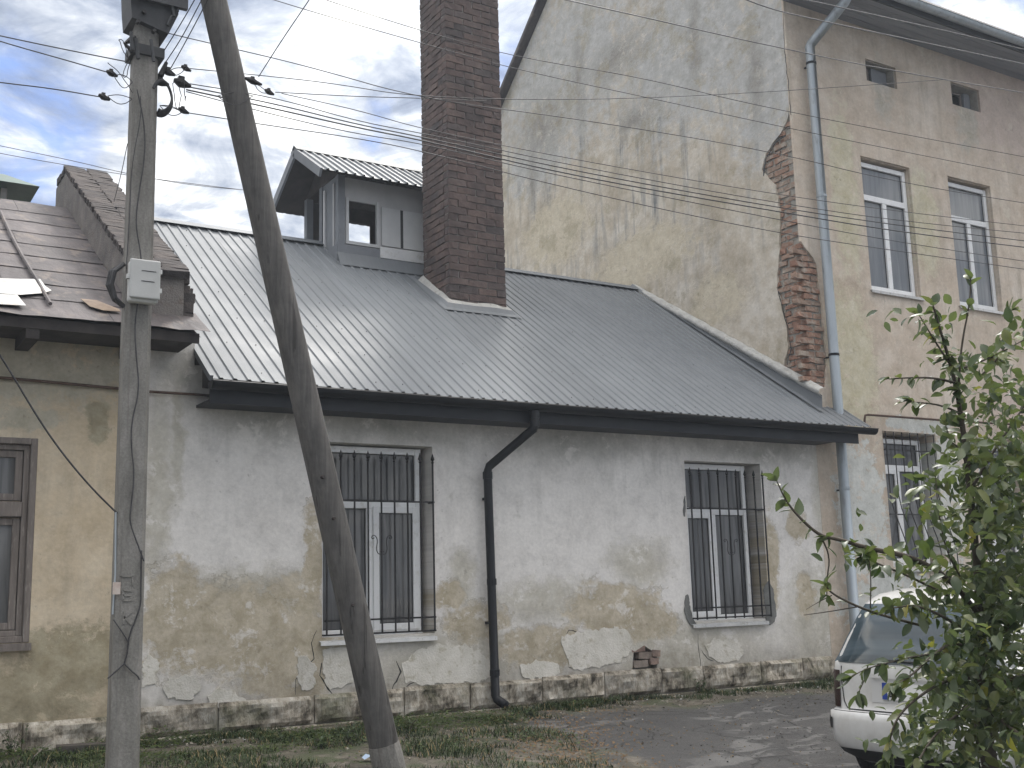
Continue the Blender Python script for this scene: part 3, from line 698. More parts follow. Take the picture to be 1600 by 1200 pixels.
# chimney
chx0, chx1, chy0, chy1 = 6.42, 7.21, 1.73, 2.40
def chimney():
    ch = MB().box((chx0+.012, chy0+.012, 4.2), (chx1-.012, chy1-.012, 9.62)).build('chimney', M_chmortar, low)
    bms = brick_meshes('brick', M_chbrick, .254, .11, .078, 12, .005)
    hms = brick_meshes('brick', M_chbrick, .124, .11, .078, 6, .005)
    cnt = 0; st = MB(); z = 4.45; c = 0
    def place(me, loc, rz_, zz, front):
        nonlocal cnt
        if front and cnt < 300 and zz < 8.95:
            cnt += 1; put('brick', me, loc, (random.uniform(-.012, .012), random.uniform(-.012, .012), rz_+random.uniform(-.02, .02)), ch)
        else:
            Mx = Matrix.Translation(loc) @ Matrix.Rotation(rz_, 4, 'Z')
            st.add([Mx @ v.co for v in me.vertices], [tuple(p.vertices) for p in me.polygons])
    while z < 9.6:
        flare = .0
        if z > 9.2: flare = .045
        pit = (chx1-chx0)/3; pd = (chy1-chy0)/3
        lo_f = rz(chy0)-.25; odd = c % 2
        j = lambda: random.uniform(-.004, .007)
        # front & back rows along x
        if odd: cells = [(chx0+pit*(k+.5), bms) for k in range(3)]
        else: cells = [(chx0+pit*.25, hms), (chx0+pit, bms), (chx0+pit*2, bms), (chx0+pit*2.75, hms)]
        for cx, ms in cells:
            place(random.choice(ms), Vector((cx, chy0+.055-flare-j(), z)), 0, z, z > lo_f)
            place(random.choice(ms), Vector((cx, chy1-.055+flare, z)), 0, z, False)
        ycs = [(chy0+.11+(chy1-chy0-.22)*(k+.5)/2, bms) for k in range(2)] if odd else [(chy0+.11+(chy1-chy0-.22)*k, ms) for k, ms in ((.14, hms), (.5, bms), (.86, hms))]
        for cy, ms in ycs:
            place(random.choice(ms), Vector((chx0+.055-flare-j(), cy, z)), math.pi/2, z, z > rz(chy0))
            place(random.choice(ms), Vector((chx1-.055+flare, cy, z)), math.pi/2, z, False)
        z += .0885; c += 1
    o = st.build('brick', M_chbrick, ch, fix=False); tag(o, kind='stuff')
    MB().box((chx0-.05, chy0-.05, 9.64), (chx1+.05, chy1+.05, 9.72)).build('chimney_cap', M_ceml, ch)
    # mortar fillet and metal apron following the roof
    e = .03; f_ = MB(); pts = []
    per = [(chx0, chy1), (chx0, chy0), (chx1, chy0), (chx1, chy1), (chx0, chy1)]
    ins = []; 
    dens = []
    for (ax, ay), (bx, by) in zip(per, per[1:]):
        for k in range(8): dens.append((ax+(bx-ax)*k/8, ay+(by-ay)*k/8))
    cx, cy = (chx0+chx1)/2, (chy0+chy1)/2
    def off(p, d): return (cx+(p[0]-cx)*(1+d/abs(.37)), cy+(p[1]-cy)*(1+d/.335))
    n_ = len(dens)
    r0, r1, r2, r3 = [], [], [], []
    for k, p in enumerate(dens):
        wv = mnoise.noise(Vector((p[0]*6, p[1]*6, 0)))*.02
        yy = max(p[1], chy0)
        zb = min(rz(p[1]), rz(2*RY-p[1]))
        a1 = off(p, .0); a2 = off(p, .045); a3 = off(p, .075); a4 = off(p, .13)
        r0.append((*a1, zb+.10+wv)); r1.append((*a2, zb+.045+wv*.5)); r2.append((*a3, min(rz(a3[1]), rz(2*RY-a3[1]))+.035)); r3.append((*a4, min(rz(a4[1]), rz(2*RY-a4[1]))+.022))
    for r in (r0, r1, r2, r3): r.append(r[0])
    MB().grid([r0, r1]).build('mortar_fillet', M_ceml, ch, smooth=True)
    MB().grid([r1, r2, r3]).build('flashing', M_tin, ch)
chimney()
# ridge lantern (dormer) behind the chimney
def dormer():
    y0, y1, x0, x1 = 2.75, 3.87, 5.44, 7.35; ze = 6.66
    base = MB()
    zb = rz(2.75)-.02
    base.box((x0-.01, y0-.02, zb-.1), (x1, y0-.003, 5.84)); base.box((x0-.02, y0-.003, zb-.1), (x0-.003, y1+.02, 5.84))
    d = base.build('roof_lantern', M_dormer, low)
    fl = MB(); fl.add([(x0-.03, y0-.022, rz(y0)+.12), (x1, y0-.022, rz(y0)+.12), (x1, y0-.14, rz(y0-.14)+.024), (x0-.03, y0-.14, rz(y0-.14)+.024)], [(0, 1, 2, 3)]); fl.build('flashing', M_tin, d)
    # posts
    ps = MB()
    for (px_, py_) in ((x0, y0), (x0, y1-.09), (x1-.09, y0), (x1-.09, y1-.09), (x0, 3.27)):
        MB().box((px_, py_, 5.84), (px_+.09, py_+.09, ze+.08)).build('post', M_dormer, d)
    # front: opening with light frame, then boards
    wx0, wx1, wz0, wz1 = 5.555, 5.985, 5.89, 6.43
    MB().plate(rect(x0+.092, x1-.09, 5.843, ze+.06), [rect(wx0, wx1, wz0, wz1)], front3(y0+.02), .03).build('front_board', M_osb, d)
    fr = MB(); t = .035
    fr.box((wx0-.01, y0-.005, wz0-.03), (wx0+t-.01, y0+.04, wz1+.03)); fr.box((wx1-t+.01, y0-.005, wz0-.03), (wx1+.01, y0+.04, wz1+.03)); fr.box((wx0+t-.01, y0-.005, wz0-.03), (wx1-t+.01, y0+.04, wz0+.01))
    fr.build('window_frame', M_osbw, d)
    for a, b in ((6.03, 6.285), (6.325, 6.62), (6.66, 6.95)): MB().box((a, y0-.008, 5.90), (b, y0+.018, 6.40)).build('panel', M_osbw, d)
    MB().add([(6.285, y0-.004, 6.4), (6.325, y0-.004, 6.4), (6.335, y0-.004, 5.9), (6.27, y0-.004, 5.9)], [(0, 1, 2, 3)]).build('gap_strip', M_gasket, d)
    MB().box((5.99, y0-.035, 5.73), (6.98, y0-.023, 5.875)).build('pale_board', M_pvc, d)
    # left side (gable end): boards with an opening at the back, back wall with openings that show the sky
    MB().box((x0+.02, y0+.09, 5.843), (x0+.045, 3.27, ze+.1)).build('side_board', M_dormer, d)
    for yy in (y0+.12, 3.17): MB().box((x0-.006, yy, 5.85), (x0+.018, yy+.045, ze)).build('side_batten', M_osb, d)
    MB().plate(rect(x0+.09, x1-.09, 5.6, ze+.06), [rect(5.86, 6.37, 5.7, 6.53), rect(6.50, 7.1, 5.7, 6.5)], front3(y1-.05), .03).build('back_board', M_wooddark, d)
    # gable triangle recessed, roof with overhang
    zr_ = 7.20; gy = (y0+y1)/2
    def dz(y): return zr_-.64*abs(y-gy)
    MB().plate([(y0+.02, ze+.09), (y1-.02, ze+.09), (gy, dz(gy)-.06)], [], gable3(x0+.01), .02).build('gable_board', M_wooddark, d)
    nn = Vector((0, -.64, 1)).normalized()
    ribbed(5.08, 7.55, 2.43, gy, pitch=.12, h=.022, z_of=dz, nn=nn).build('lantern_roof', M_tin, d, fix=False)
    ribbed(5.08, 7.55, 2*gy-2.43, gy, pitch=.12, h=.022, z_of=dz, nn=Vector((0, .64, 1)).normalized(), back=True).build('lantern_roof', M_tin, d, fix=False)
    un = MB()
    un.add([(5.10, 2.46, dz(2.46)-.025), (7.5, 2.46, dz(2.46)-.025), (7.5, gy, zr_-.025), (5.10, gy, zr_-.025), (7.5, 2*gy-2.46, dz(2.46)-.025), (5.10, 2*gy-2.46, dz(2.46)-.025)], [(0, 1, 2, 3), (3, 2, 4, 5)])
    un.build('roof_boarding', M_wooddark, d)
    MB().obox((5.085, 2.45, dz(2.45)-.05), (5.085, gy, zr_-.05), .03, .11).build('bargeboard', M_dormer, d)
    MB().obox((5.085, 2*gy-2.45, dz(2.45)-.05), (5.085, gy, zr_-.055), .03, .11).build('bargeboard', M_dormer, d)
    o = MB().add([(5.07, gy-.1, dz(gy-.1)+.03), (7.55, gy-.1, dz(gy-.1)+.03), (7.55, gy, zr_+.045), (5.07, gy, zr_+.045), (7.55, gy+.1, dz(gy-.1)+.03), (5.07, gy+.1, dz(gy-.1)+.03)], [(0, 1, 2, 3), (3, 2, 4, 5)]).build('ridge_cap', M_tin, d)
dormer()
# ============================================================ OLD HOUSE
old = thing('old_house', 'old ochre plastered house with patched rusty tin roof and wooden window at the left edge', 'house', (0, 0, .48))
ow = (.55, 1.64, 1.30, 2.91)
MB().plate([(-9, .2), (2.498, .2), (2.498, 3.72), (-9, 3.72)], [rect(*ow), rect(-3.2, -2.1, 1.3, 2.9)], front3(-.012), .28).build('wall', M_old, old)
MB().box((-9, .27, .3), (-8.7, 6, 3.7)).build('wall', M_old, old)
MB().box((-9, 6, .3), (2.49, 6.3, 3.7)).build('wall', M_old, old)
for a, b in zip([-5, -3.2, -1.5, -.3, .6, 1.62], [-3.2, -1.5, -.3, .6, 1.62, 2.498]):
    rug(a+.006, b-.006, .44, .70+random.uniform(-.01, .01), -.014, .06, .04, 18, 7, a, old, 'stone', M_stone)
for a, b in zip([-5, -2, 0, 1.3], [-2, 0, 1.3, 2.498]):
    rug(a+.004, b-.004, .2, .432, -.014, .12, .045, 16, 5, a+5, old, 'footing_stone', M_stone)
def old_window(x0, x1, z0, z1):
    mb = MB(); Y = .03; t = .085
    for off_, tt, yy in ((0, .05, -.02), (.05, .045, .02)):
        a, b, c, d = x0+off_, x1-off_, z0+off_, z1-off_
        mb.box((a, yy, c), (a+tt, yy+.1, d)); mb.box((b-tt, yy, c), (b, yy+.1, d)); mb.box((a+tt, yy, d-tt), (b-tt, yy+.1, d)); mb.box((a+tt, yy, c), (b-tt, yy+.1, c+tt))
    mb.box((x0+.095, .0, 2.28), (x1-.095, .12, 2.40))
    w_ = mb.build('window', M_wood, old); bevel(w_, .005)
    xm = (x0+x1)/2
    for (c, d) in ((z0+.10, 2.27), (2.41, z1-.10)):
        for a, b in ((x0+.10, xm-.005), (xm+.005, x1-.10)):
            m = MB(); s = .055; ys = .035
            m.box((a, ys, c), (a+s, ys+.04, d)); m.box((b-s, ys, c), (b, ys+.04, d)); m.box((a+s, ys, c), (b-s, ys+.04, c+s)); m.box((a+s, ys, d-s), (b-s, ys+.04, d))
            bevel(m.build('sash', M_wood, w_), .004); MB().box((a+s, ys+.02, c+s), (b-s, ys+.026, d-s)).build('pane', M_glass, w_)
    MB().box((x0-.03, -.07, z0-.06), (x1+.01, .03, z0-.004)).build('sill', M_wood, w_)
old_window(*ow); old_window(-3.2, -2.1, 1.3, 2.9)
OEY, OEZ, OS, ORY = -.55, 3.80, .60, 2.8
def oz(y): return OEZ+OS*(y-OEY)
oroof = MB().add([(-9, OEY+.04, OEZ-.045), (2.80, OEY+.04, OEZ-.045), (2.46, ORY, oz(ORY)-.05), (-9, ORY, oz(ORY)-.05), (-9, 6.4, OEZ-.05), (2.46, 6.4, OEZ-.05)], [(0, 1, 2, 3), (3, 2, 5, 4)]).build('roof', M_wooddark, old)
on = Vector((0, -OS, 1)).normalized()
ncr = 9
for k in range(ncr):                                    # courses of sheet, each lapping over the one below
    ya = OEY+(ORY-OEY)*k/ncr; yb = OEY+(ORY-OEY)*(k+1)/ncr+.05
    x = -4.0 - random.uniform(0, .8); 
    while x < 2.8:
        x2 = x+random.uniform(.85, 1.5); xr_ = 2.33 if ya > -.3 else 2.86
        if x2 > xr_-.35: x2 = xr_
        if x >= xr_: break
        nx = max(2, int((x2-x)/.12)); rows = []
        for j in range(4):
            y = ya+(yb-ya)*j/3
            rows.append([tuple(Vector((x+(x2-x)*i/nx, y, oz(y)))+on*(.007*(1-j/3)+.002+.010*mnoise.noise(Vector(((x+(x2-x)*i/nx)*3, y*4, 2))))) for i in range(nx+1)])
        if ya < -.45:                                   # ragged drooping eave
            rows[0] = [(a, b-.02+.02*mnoise.noise(Vector((a*5, 0, 0))), c+.02*mnoise.noise(Vector((a*4, 3, 0)))-.01) for a, b, c in rows[0]]
        o = MB().grid(rows).build('roof_sheet', M_oldtin, oroof, fix=False); s_ = o.modifiers.new('s', 'SOLIDIFY'); s_.thickness = .002
        x = x2+.004
sp = [PY(0, 340, 2.6), PY(38, 405, 1.2), PY(75, 465, -.1)]
def oroofpt(px, py, h=.03):
    d = ray(px, py); t = (OEZ+OS*(EYE.y-OEY)-EYE.z)/(d.z-OS*d.y); return EYE+d*t+on*h
MB().tube([oroofpt(0, 335), oroofpt(18, 375), oroofpt(34, 405), oroofpt(55, 440), oroofpt(78, 480)], .016, 6).build('standing_seam', M_oldtin, oroof)
def sheetpoly(pxs, h, m, name, droop=0):
    pts = [oroofpt(*p, h) for p in pxs]; n = len(pts)
    cc = sum(pts, Vector())/n+on*.02
    o = MB().add([cc]+pts, [(0, i+1, (i+1) % n+1) for i in range(n)]).build(name, m, oroof); s_ = o.modifiers.new('s', 'SOLIDIFY'); s_.thickness = .004; return o
sheetpoly([(-60, 432), (0, 440), (30, 441), (62, 441), (70, 452), (80, 459), (68, 463), (30, 466), (-60, 460)], .03, M_paletin, 'pale_sheet')
sheetpoly([(-60, 464), (0, 466), (26, 467), (40, 484), (20, 483), (-60, 478)], .035, M_paletin, 'pale_sheet')
sheetpoly([(125, 472), (150, 474), (185, 488), (188, 492), (160, 490), (140, 484)], .03, noisy('brown_glare_flap', (.17, .13, .10), (.30, .23, .17), 6), 'brown_glare_flap')  # light brown sheet, its colour standing in for glare near the old eave
for xx in (.6, 1.48, 2.3): MB().box((xx-.05, -.52, 3.62), (xx+.05, -.014, 3.735)).build('rafter_end', M_wooddark, oroof)
MB().box((-9, -.50, 3.715), (2.75, -.013, 3.74)).build('soffit', M_wooddark, oroof)
MB().box((-9, -.53, 3.70), (2.78, -.503, 3.782)).build('eaves_board', M_wooddark, oroof)
MB().plate([(-.4, 3.6), (6.2, 3.6), (2.8, 5.65)], [], gable3(-8.9), .1).build('gable_board', M_wooddark, old)
# brick firewall parapet between the roofs
px0, px1 = 2.30, 2.72
ptop = lambda y: 6.30-.60*(3.05-y)
prof = [(3.55, 4.9), (3.55, 6.28), (3.05, 6.30), (-.25, ptop(-.25)), (-.25, 3.9), (.6, 3.9), (3.2, 4.9)]
pmb = MB().plate([(y, z) for y, z in prof], [], gable3(px0), px1-px0).build('parapet', noisy('parapet_render', (.13, .12, .115), (.24, .22, .2), 5, bump=.7, bd=.02, c3=(.16, .13, .11)), old)
pb = brick_meshes('brick', M_pbrick, .25, .12, .075, 8, .007)
ang = math.atan(.60)
L = 3.3/math.cos(ang); k = 0; s = 0
while s < L+.12:
    y = 3.08-s*math.cos(ang); z = ptop(y)+.045
    for i in range(2):
        x = px0+.108+ i*.235+ random.uniform(-.012, .012)
        put('brick', random.choice(pb), (x, y, z), (ang+random.uniform(-.05, .03), random.uniform(-.02, .02), random.uniform(-.03, .03)), pmb, (.92, .72, .8))
    s += .095; k += 1
for i in range(3):
    for q in range(2): put('brick', pb[i+q], (px0+.1+.23*q, 3.15+.13*i, 6.325), (0, 0, .02), pmb, (.92, 1, 1))
for q in range(9):                                      # toothed end bricks beside the new roof
    put('brick', pb[q % 8], (px1+.0+random.uniform(-.02, .05), -.16+.05*random.random()+.1*(q//3), 3.98+.095*(q % 5)), (0, 0, random.uniform(-.1, .1)), pmb, (.8, 1.1, 1.15))
# green-hooded flue on the old roof
hood = MB().box((1.30, 3.35, 5.2), (1.78, 3.75, 5.93)).build('flue', M_ceml, old)
for a, b in ((1.33, 3.38), (1.70, 3.38), (1.33, 3.68), (1.70, 3.68)): MB().box((a, b, 5.93), (a+.06, b+.05, 6.14)).build('hood_post', M_ceml, hood)
hm = MB(); hm.add([(1.02, 3.15, 6.14), (2.06, 3.15, 6.14), (2.06, 3.95, 6.14), (1.02, 3.95, 6.14), (1.2, 3.55, 6.36), (1.75, 3.55, 6.36)], [(0, 1, 5, 4), (1, 2, 5), (2, 3, 4, 5), (3, 0, 4), (3, 2, 1, 0)])
hm.build('flue_hood', M_green, hood)
# pipe along the two old facades
pp = [PY(x, y, -.05) for x, y in ((-80, 582), (0, 590), (70, 596), (185, 607), (235, 612), (300, 616), (327, 618))]
tag(MB().tube(pp, .012, 8).build('wall_pipe', M_rust, smooth=True), 'thin brown pipe running level along the old house wall under the eaves', 'pipe')
# ============================================================ TALL HOUSE
tall = thing('tall_house', 'tall two-storey house with bare stained gable wall and pinkish ochre street front', 'house', (14, 0, .48))
UW = [(11.73, 12.70, 5.335, 7.175), (13.50, 14.45, 5.32, 7.20)]
LW = [(11.70, 12.72, 1.75, 3.48), (13.55, 14.6, 1.75, 3.48)]
VT = [(11.99, 12.60, 8.30, 8.62), (13.78, 14.42, 8.33, 8.68)]
extra = [(15.5, 16.5, 5.33, 7.18), (15.6, 16.6, 1.75, 3.48)]
fr_b = jag([W0(1290, 604), W0(1292, 560), W0(1285, 480), W0(1276, 412), (10.56, 5.75)], .02, .09, 31, closed=False)
fr_b = [(max(10.52, a), b) for a, b in fr_b]
outerF = [(10.5, .2), (26, .2), (26, 9.12), (10.5, 9.12), (10.5, 5.82)]+[p for p in reversed(fr_b)]+[(10.5, 3.95)]
T = .035
MB().plate(outerF, [rect(*r) for r in UW+LW+VT+extra], front3(0), T).build('street_front', M_tall, tall)
def core_front():                                       # brickwork behind the plaster
    MB().plate([(10.5+T, .2), (26, .2), (26, 9.12), (10.5+T, 9.12)], [rect(a-.001, b+.001, c-.001, d+.001) for a, b, c, d in UW+LW+VT+extra], front3(T+.001), .32).build('core_wall', M_mortar, tall)
core_front()
gtop = [(.0365, 9.18), (3.94, 12.95), (8.3, 9.25), (8.3, .2)]
gl = jag([G0(1241, 592), G0(1228, 572), G0(1235, 540), G0(1230, 500), G0(1216, 450), G0(1220, 400), G0(1222, 330), G0(1214, 287), G0(1193, 265), G0(1200, 238), G0(1222, 207), G0(1234, 186)], .022, .08, 41, closed=False)
gl = [(max(.05, a)+.035, b) for a, b in gl]
g0 = T+.0015
outerG = [(g0, .2), (g0, 3.95)]+gl+[(g0, 7.56)]+gtop
MB().plate(outerG, [], gable3(10.5), T).build('gable_wall', M_gable, tall)
MB().plate([(T+.33, .2), (T+.33, 9.4), (3.94, 12.93), (8.29, 9.25), (8.29, .2)], [], gable3(10.5+T+.001), .3).build('core_wall', M_mortar, tall)
MB().box((10.54, 8.0, .3), (26, 8.3, 9.2)).build('back_wall', M_tall, tall)
MB().box((25.7, .33, .3), (25.99, 8, 9.2)).build('far_wall', M_tall, tall)
# exposed bricks at the corner
xb = brick_meshes('brick', M_lbrick, .245, .10, .062, 12, .009)
def inpoly(p, poly):
    x, y = p; c = False; n = len(poly)
    for i in range(n):
        a, b = poly[i], poly[i-1]
        if (a[1] > y) != (b[1] > y) and x < (b[0]-a[0])*(y-a[1])/(b[1]-a[1])+a[0]: c = not c
    return c
gp = [(0, 3.95)]+gl+[(0, 7.56)]; fp = [(10.5, 5.82)]+list(reversed(fr_b))+[(10.5, 3.95)]
z = 3.98; c = 0
while z < 7.6:
    for k in range(-1, 4):
        u = .13+k*.262+(.13 if c % 2 else 0)
        for du in (0,):
            if inpoly((u, z), gp) or inpoly((u-.09, z), gp):
                put('brick', random.choice(xb), (10.5+T+.028+random.uniform(-.012, .012), u, z), (random.uniform(-.02, .02), random.uniform(-.03, .03), math.pi/2+random.uniform(-.03, .03)), tall, (random.uniform(.85, 1.03), .9, random.uniform(.85, 1.03)))
        v = 10.5+T+.10+k*.262+(.13 if c % 2 else 0)
        if inpoly((v, z), fp) or inpoly((v-.08, z), fp):
            put('brick', random.choice(xb), (v, T+.028+random.uniform(-.012, .012), z), (random.uniform(-.03, .03), random.uniform(-.02, .02), random.uniform(-.03, .03)), tall, (1, .9, 1))
    z += .0815; c += 1
# lifted plaster lips and cracks round the brick patch
def gstrip(pxs, w, seed):
    pts = jag([G0(*p) for p in pxs], .012, .05, seed, closed=False)
    q = [Vector((10.498, a, b)) for a, b in pts]; rows = []
    for i, p in enumerate(q):
        t = (q[min(i+1, len(q)-1)]-q[max(0, i-1)]).normalized(); nn = Vector((0, -t.z, t.y)); ww = w*random.uniform(.4, 1.2)
        rows.append([tuple(p+nn*ww/2), tuple(p-nn*ww/2)])
    MB().grid(rows).build('crack', M_gasket, tall)
gstrip([(1224, 20), (1226, 80), (1232, 130), (1236, 180)], .012, 51)
gstrip([(1193, 275), (1196, 250), (1212, 222), (1228, 212)], .03, 52)
gstrip([(1216, 455), (1230, 510), (1236, 545), (1230, 570)], .02, 53)
# windows
def reveal(a, b, c, d, Y0, Y1, m):
    t = .012; mb = MB()
    mb.box((a-.003, Y0, c), (a+t, Y1, d)); mb.box((b-t, Y0, c), (b+.003, Y1, d)); mb.box((a+t, Y0, d-t), (b-t, Y1, d+.003)); mb.box((a+t, Y0, c-.003), (b-t, Y1, c+t))
    return mb.build('reveal', m, tall)
for a, b, c, d in UW+[extra[0]]:
    reveal(a, b, c, d, T+.002, .34, M_tall); plastic_window(tall, a+.005, b-.02, c+.02, d-.05, .07, c+1.30, .5, 3, M_glassup, silly=-.035)
for a, b, c, d in LW+[extra[1]]:
    reveal(a, b, c, d, T+.002, .34, M_tall); plastic_window(tall, a+.02, b-.12, c+.02, d-.07, .16, c+1.28, .45, 0, M_glass, silly=-.035)
grille(tall, 11.72, 12.64, 1.78, 3.47, -.03, (2.42, 3.24), 7, None, tip=False, bulge=True)
for i, (a, b, c, d) in enumerate(VT):
    reveal(a, b, c, d, T+.002, .34, M_mortar)
    v = MB().box((a+.01, .30, c+.01), (b-.01, .325, d-.01)).build('attic_vent', M_gasket, tall)
    m = MB(); xa, xb_ = (a+.02, a+.26) if i == 0 else (a+.16, a+.46)
    m.box((xa, .18, c+.03), (xa+.03, .2, d-.03)); m.box((xb_-.03, .18, c+.03), (xb_, .2, d-.03)); m.box((xa+.03, .18, c+.03), (xb_-.03, .2, c+.06)); m.box((xa+.03, .18, d-.06), (xb_-.03, .2, d-.03))
    m.build('vent_frame', M_wood, v)
    MB().box((xb_+.02, .15, c+.02), (b-.02, .19, d-.02)).build('vent_board', M_dormer, v)
# eaves and roof
tr_ = MB(); S2 = .87
def tz(y): return 9.16+S2*(y+.62)
y_r = 3.94
tr_.add([(10.36, -.62, 9.16), (26.3, -.62, 9.16), (26.3, y_r, tz(y_r)), (10.36, y_r, tz(y_r)), (26.3, 2*y_r+.62, 9.16), (10.36, 2*y_r+.62, 9.16)], [(0, 1, 2, 3), (3, 2, 4, 5)])
o = tr_.build('roof', M_oldtin, tall, fix=False); s_ = o.modifiers.new('s', 'SOLIDIFY'); s_.thickness = .07; s_.offset = -1
M_soff = noisy('eaves_boarding', (.20, .21, .235), (.26, .27, .29), 3, bump=.2, stretch=(.4, 5, 1))
for k in range(5): MB().box((10.38, -.60+.121*k, 9.075+.0*k), (26.2, -.60+.121*(k+1)-.008, 9.10)).build('soffit_board', M_soff, tall)
MB().box((10.36, -.635, 9.05), (26.2, -.605, 9.17)).build('fascia', M_fascia, tall)
gutter(10.4, 26.2, -.70, 9.17, .07, M_zinc, tall)
# zinc downpipe
zp = MB(); p0 = Vector((10.98, -.66, 9.10)); p1 = Vector((10.98, -.62, 8.92)); p2 = Vector((10.80, -.12, 8.46))
pts = [p0, p1, p1+Vector((-.01, .02, -.03)), p2+Vector((.01, -.02, .03)), p2, Vector((10.80, -.12, 5)), Vector((10.80, -.12, .6)), Vector((10.80, -.2, .52))]
zo = zp.tube(pts, .062, 14).build('downpipe', M_zinc, tall, smooth=True)
for z in (8.2, 6.4, 4.35, 2.7): MB().tube([(10.8, -.12, z), (10.8, -.12, z+.03)], .068, 14).build('pipe_collar', M_black if z in (8.2, 4.35) else M_zinc, zo)
for z in (8.2, 4.35, 2.7): MB().box((10.79, -.06, z-.01), (10.81, .03, z+.01)).build('pipe_clip', M_iron, zo)
# brown gas pipe over the lower window
gp_ = [PY(1351, 678, -.07), PY(1351, 655, -.07), PY(1352, 649, -.07), PY(1356, 648, -.07), PY(1480, 657, -.07), PY(1600, 664, -.07), PY(1750, 672, -.07)]
tag(MB().tube(gp_, .014, 8).build('gas_pipe', M_rust, smooth=True), 'thin brown gas pipe bent down beside the barred window of the tall house', 'pipe')
# ============================================================ POLES
PYY = -2.2
gz0 = gz(1.85, PYY)
pole = thing('utility_pole', 'grey concrete utility pole with bundles of cables, standing upright at the left', 'utility pole', (1.86, PYY, gz0))
def xat(px, py): return PY(px, py, PYY).x
z0_, z1_ = gz0-.3, 9.6
xb_c = 1.855; w0, w1 = .185, .150
pm = MB(); rows = []
for k in range(15):
    z = z0_+(z1_-z0_)*k/14; w = w0+(w1-w0)*k/14; d = w*1.0; c = w*.16
    sec = [(-w/2+c, -d/2), (w/2-c, -d/2), (w/2, -d/2+c), (w/2-.01, d/2), (-w/2+.01, d/2), (-w/2, -d/2+c)]
    rows.append([(xb_c+a, PYY+b, z) for a, b in sec+[sec[0]]])
pm.grid(rows); pm.add([rows[-1][k] for k in range(6)], [tuple(range(6))])
pm.build('shaft', M_conc, pole)
def pface(px, py, out=.0):                              # point on the pole's front face
    z = PY(px, py, PYY-.09).z; return Vector((PY(px, py, PYY-.09).x, PYY-.09-out, z))
# embossed casting marks
for grp in ([((188, 900), (188, 915)), ((188, 900), (207, 900)), ((207, 900), (207, 914))], [((192, 922), (192, 938)), ((192, 922), (206, 923)), ((192, 930), (204, 930)), ((192, 938), (206, 938))], [((194, 955), (193, 975)), ((206, 955), (194, 965)), ((194, 965), (206, 976))]):
    m = MB()
    for a, b in grp: m.obox(pface(*a, .002), pface(*b, .002), .012, .008, (0, 1, 0))
    m.build('casting_mark', M_conc, pole)
MB().box((pface(176, 915).x, PYY-.097, pface(0, 933).z), (pface(188, 915).x, PYY-.0935, pface(0, 913).z)).build('paper_sticker', noisy('faded_paper', (.5, .40, .36), (.6, .55, .5), 20), pole)
# top head: wide dark plate collar and cross arm
hd = MB()
zt = lambda py: PY(225, py, PYY).z
xx = lambda px, py=30: PY(px, py, PYY).x
hd.add([(xx(199, 45), PYY-.13, zt(45)), (xx(256, 45), PYY-.13, zt(58)), (xx(271, 20), PYY-.13, zt(25)), (xx(276, -60), PYY-.13, zt(-60)), (xx(194, -60), PYY-.13, zt(-60)), (xx(197, 20), PYY-.13, zt(20)),
        (xx(199, 45), PYY+.13, zt(45)), (xx(256, 45), PYY+.13, zt(58)), (xx(271, 20), PYY+.13, zt(25)), (xx(276, -60), PYY+.13, zt(-60)), (xx(194, -60), PYY+.13, zt(-60)), (xx(197, 20), PYY+.13, zt(20))],
       [(0, 1, 2, 3, 4, 5), (11, 10, 9, 8, 7, 6)]+[(i, (i+1) % 6, (i+1) % 6+6, i+6) for i in range(6)])
M_headm = noisy('pole_head_steel', (.035, .038, .042), (.06, .062, .066), 6, rough=.6, bump=.3)
hd.build('pole_head', M_headm, pole)
MB().box((xx(172, 8), PYY-.17, zt(17)), (xx(277, 8)+.03, PYY-.132, zt(1))).build('crossarm', M_headm, pole)
MB().box((xx(203, 85)-.01, PYY-.105, zt(95)), (xx(249, 85)+.01, PYY+.1, zt(80))).build('clamp_band', M_headm, pole)
MB().tube([(xx(205, 80), PYY-.09, zt(72)), (xx(190, 80), PYY-.09, zt(84)), (xx(203, 80), PYY-.09, zt(95))], [.03, .012, .02], 6).build('hook', M_iron, pole)
MB().tube([(xx(248, 120), PYY-.05, zt(118)), (xx(257, 100), PYY-.05, zt(95))], [.022, .012], 6).build('hook', M_iron, pole)
for (ax, ay, bx, by, rr_) in ((268, 2, 272, 26, .012), (276, -4, 278, 18, .009), (262, 40, 268, 24, .010), (205, 50, 206, 78, .012), (212, 60, 216, 92, .014), (236, 62, 240, 96, .012)):
    MB().tube([PY(ax, ay, PYY-.15), PY(bx, by, PYY-.15)], rr_, 7).build('head_rod', M_headm, pole)
for (ax, ay) in ((224, 20), (240, 50), (215, 35)): q_ = PY(ax, ay, PYY-.13); MB().tube([q_+Vector((0, .01, 0)), q_+Vector((0, -.03, 0))], .014, 6).build('bolt', M_iron, pole)
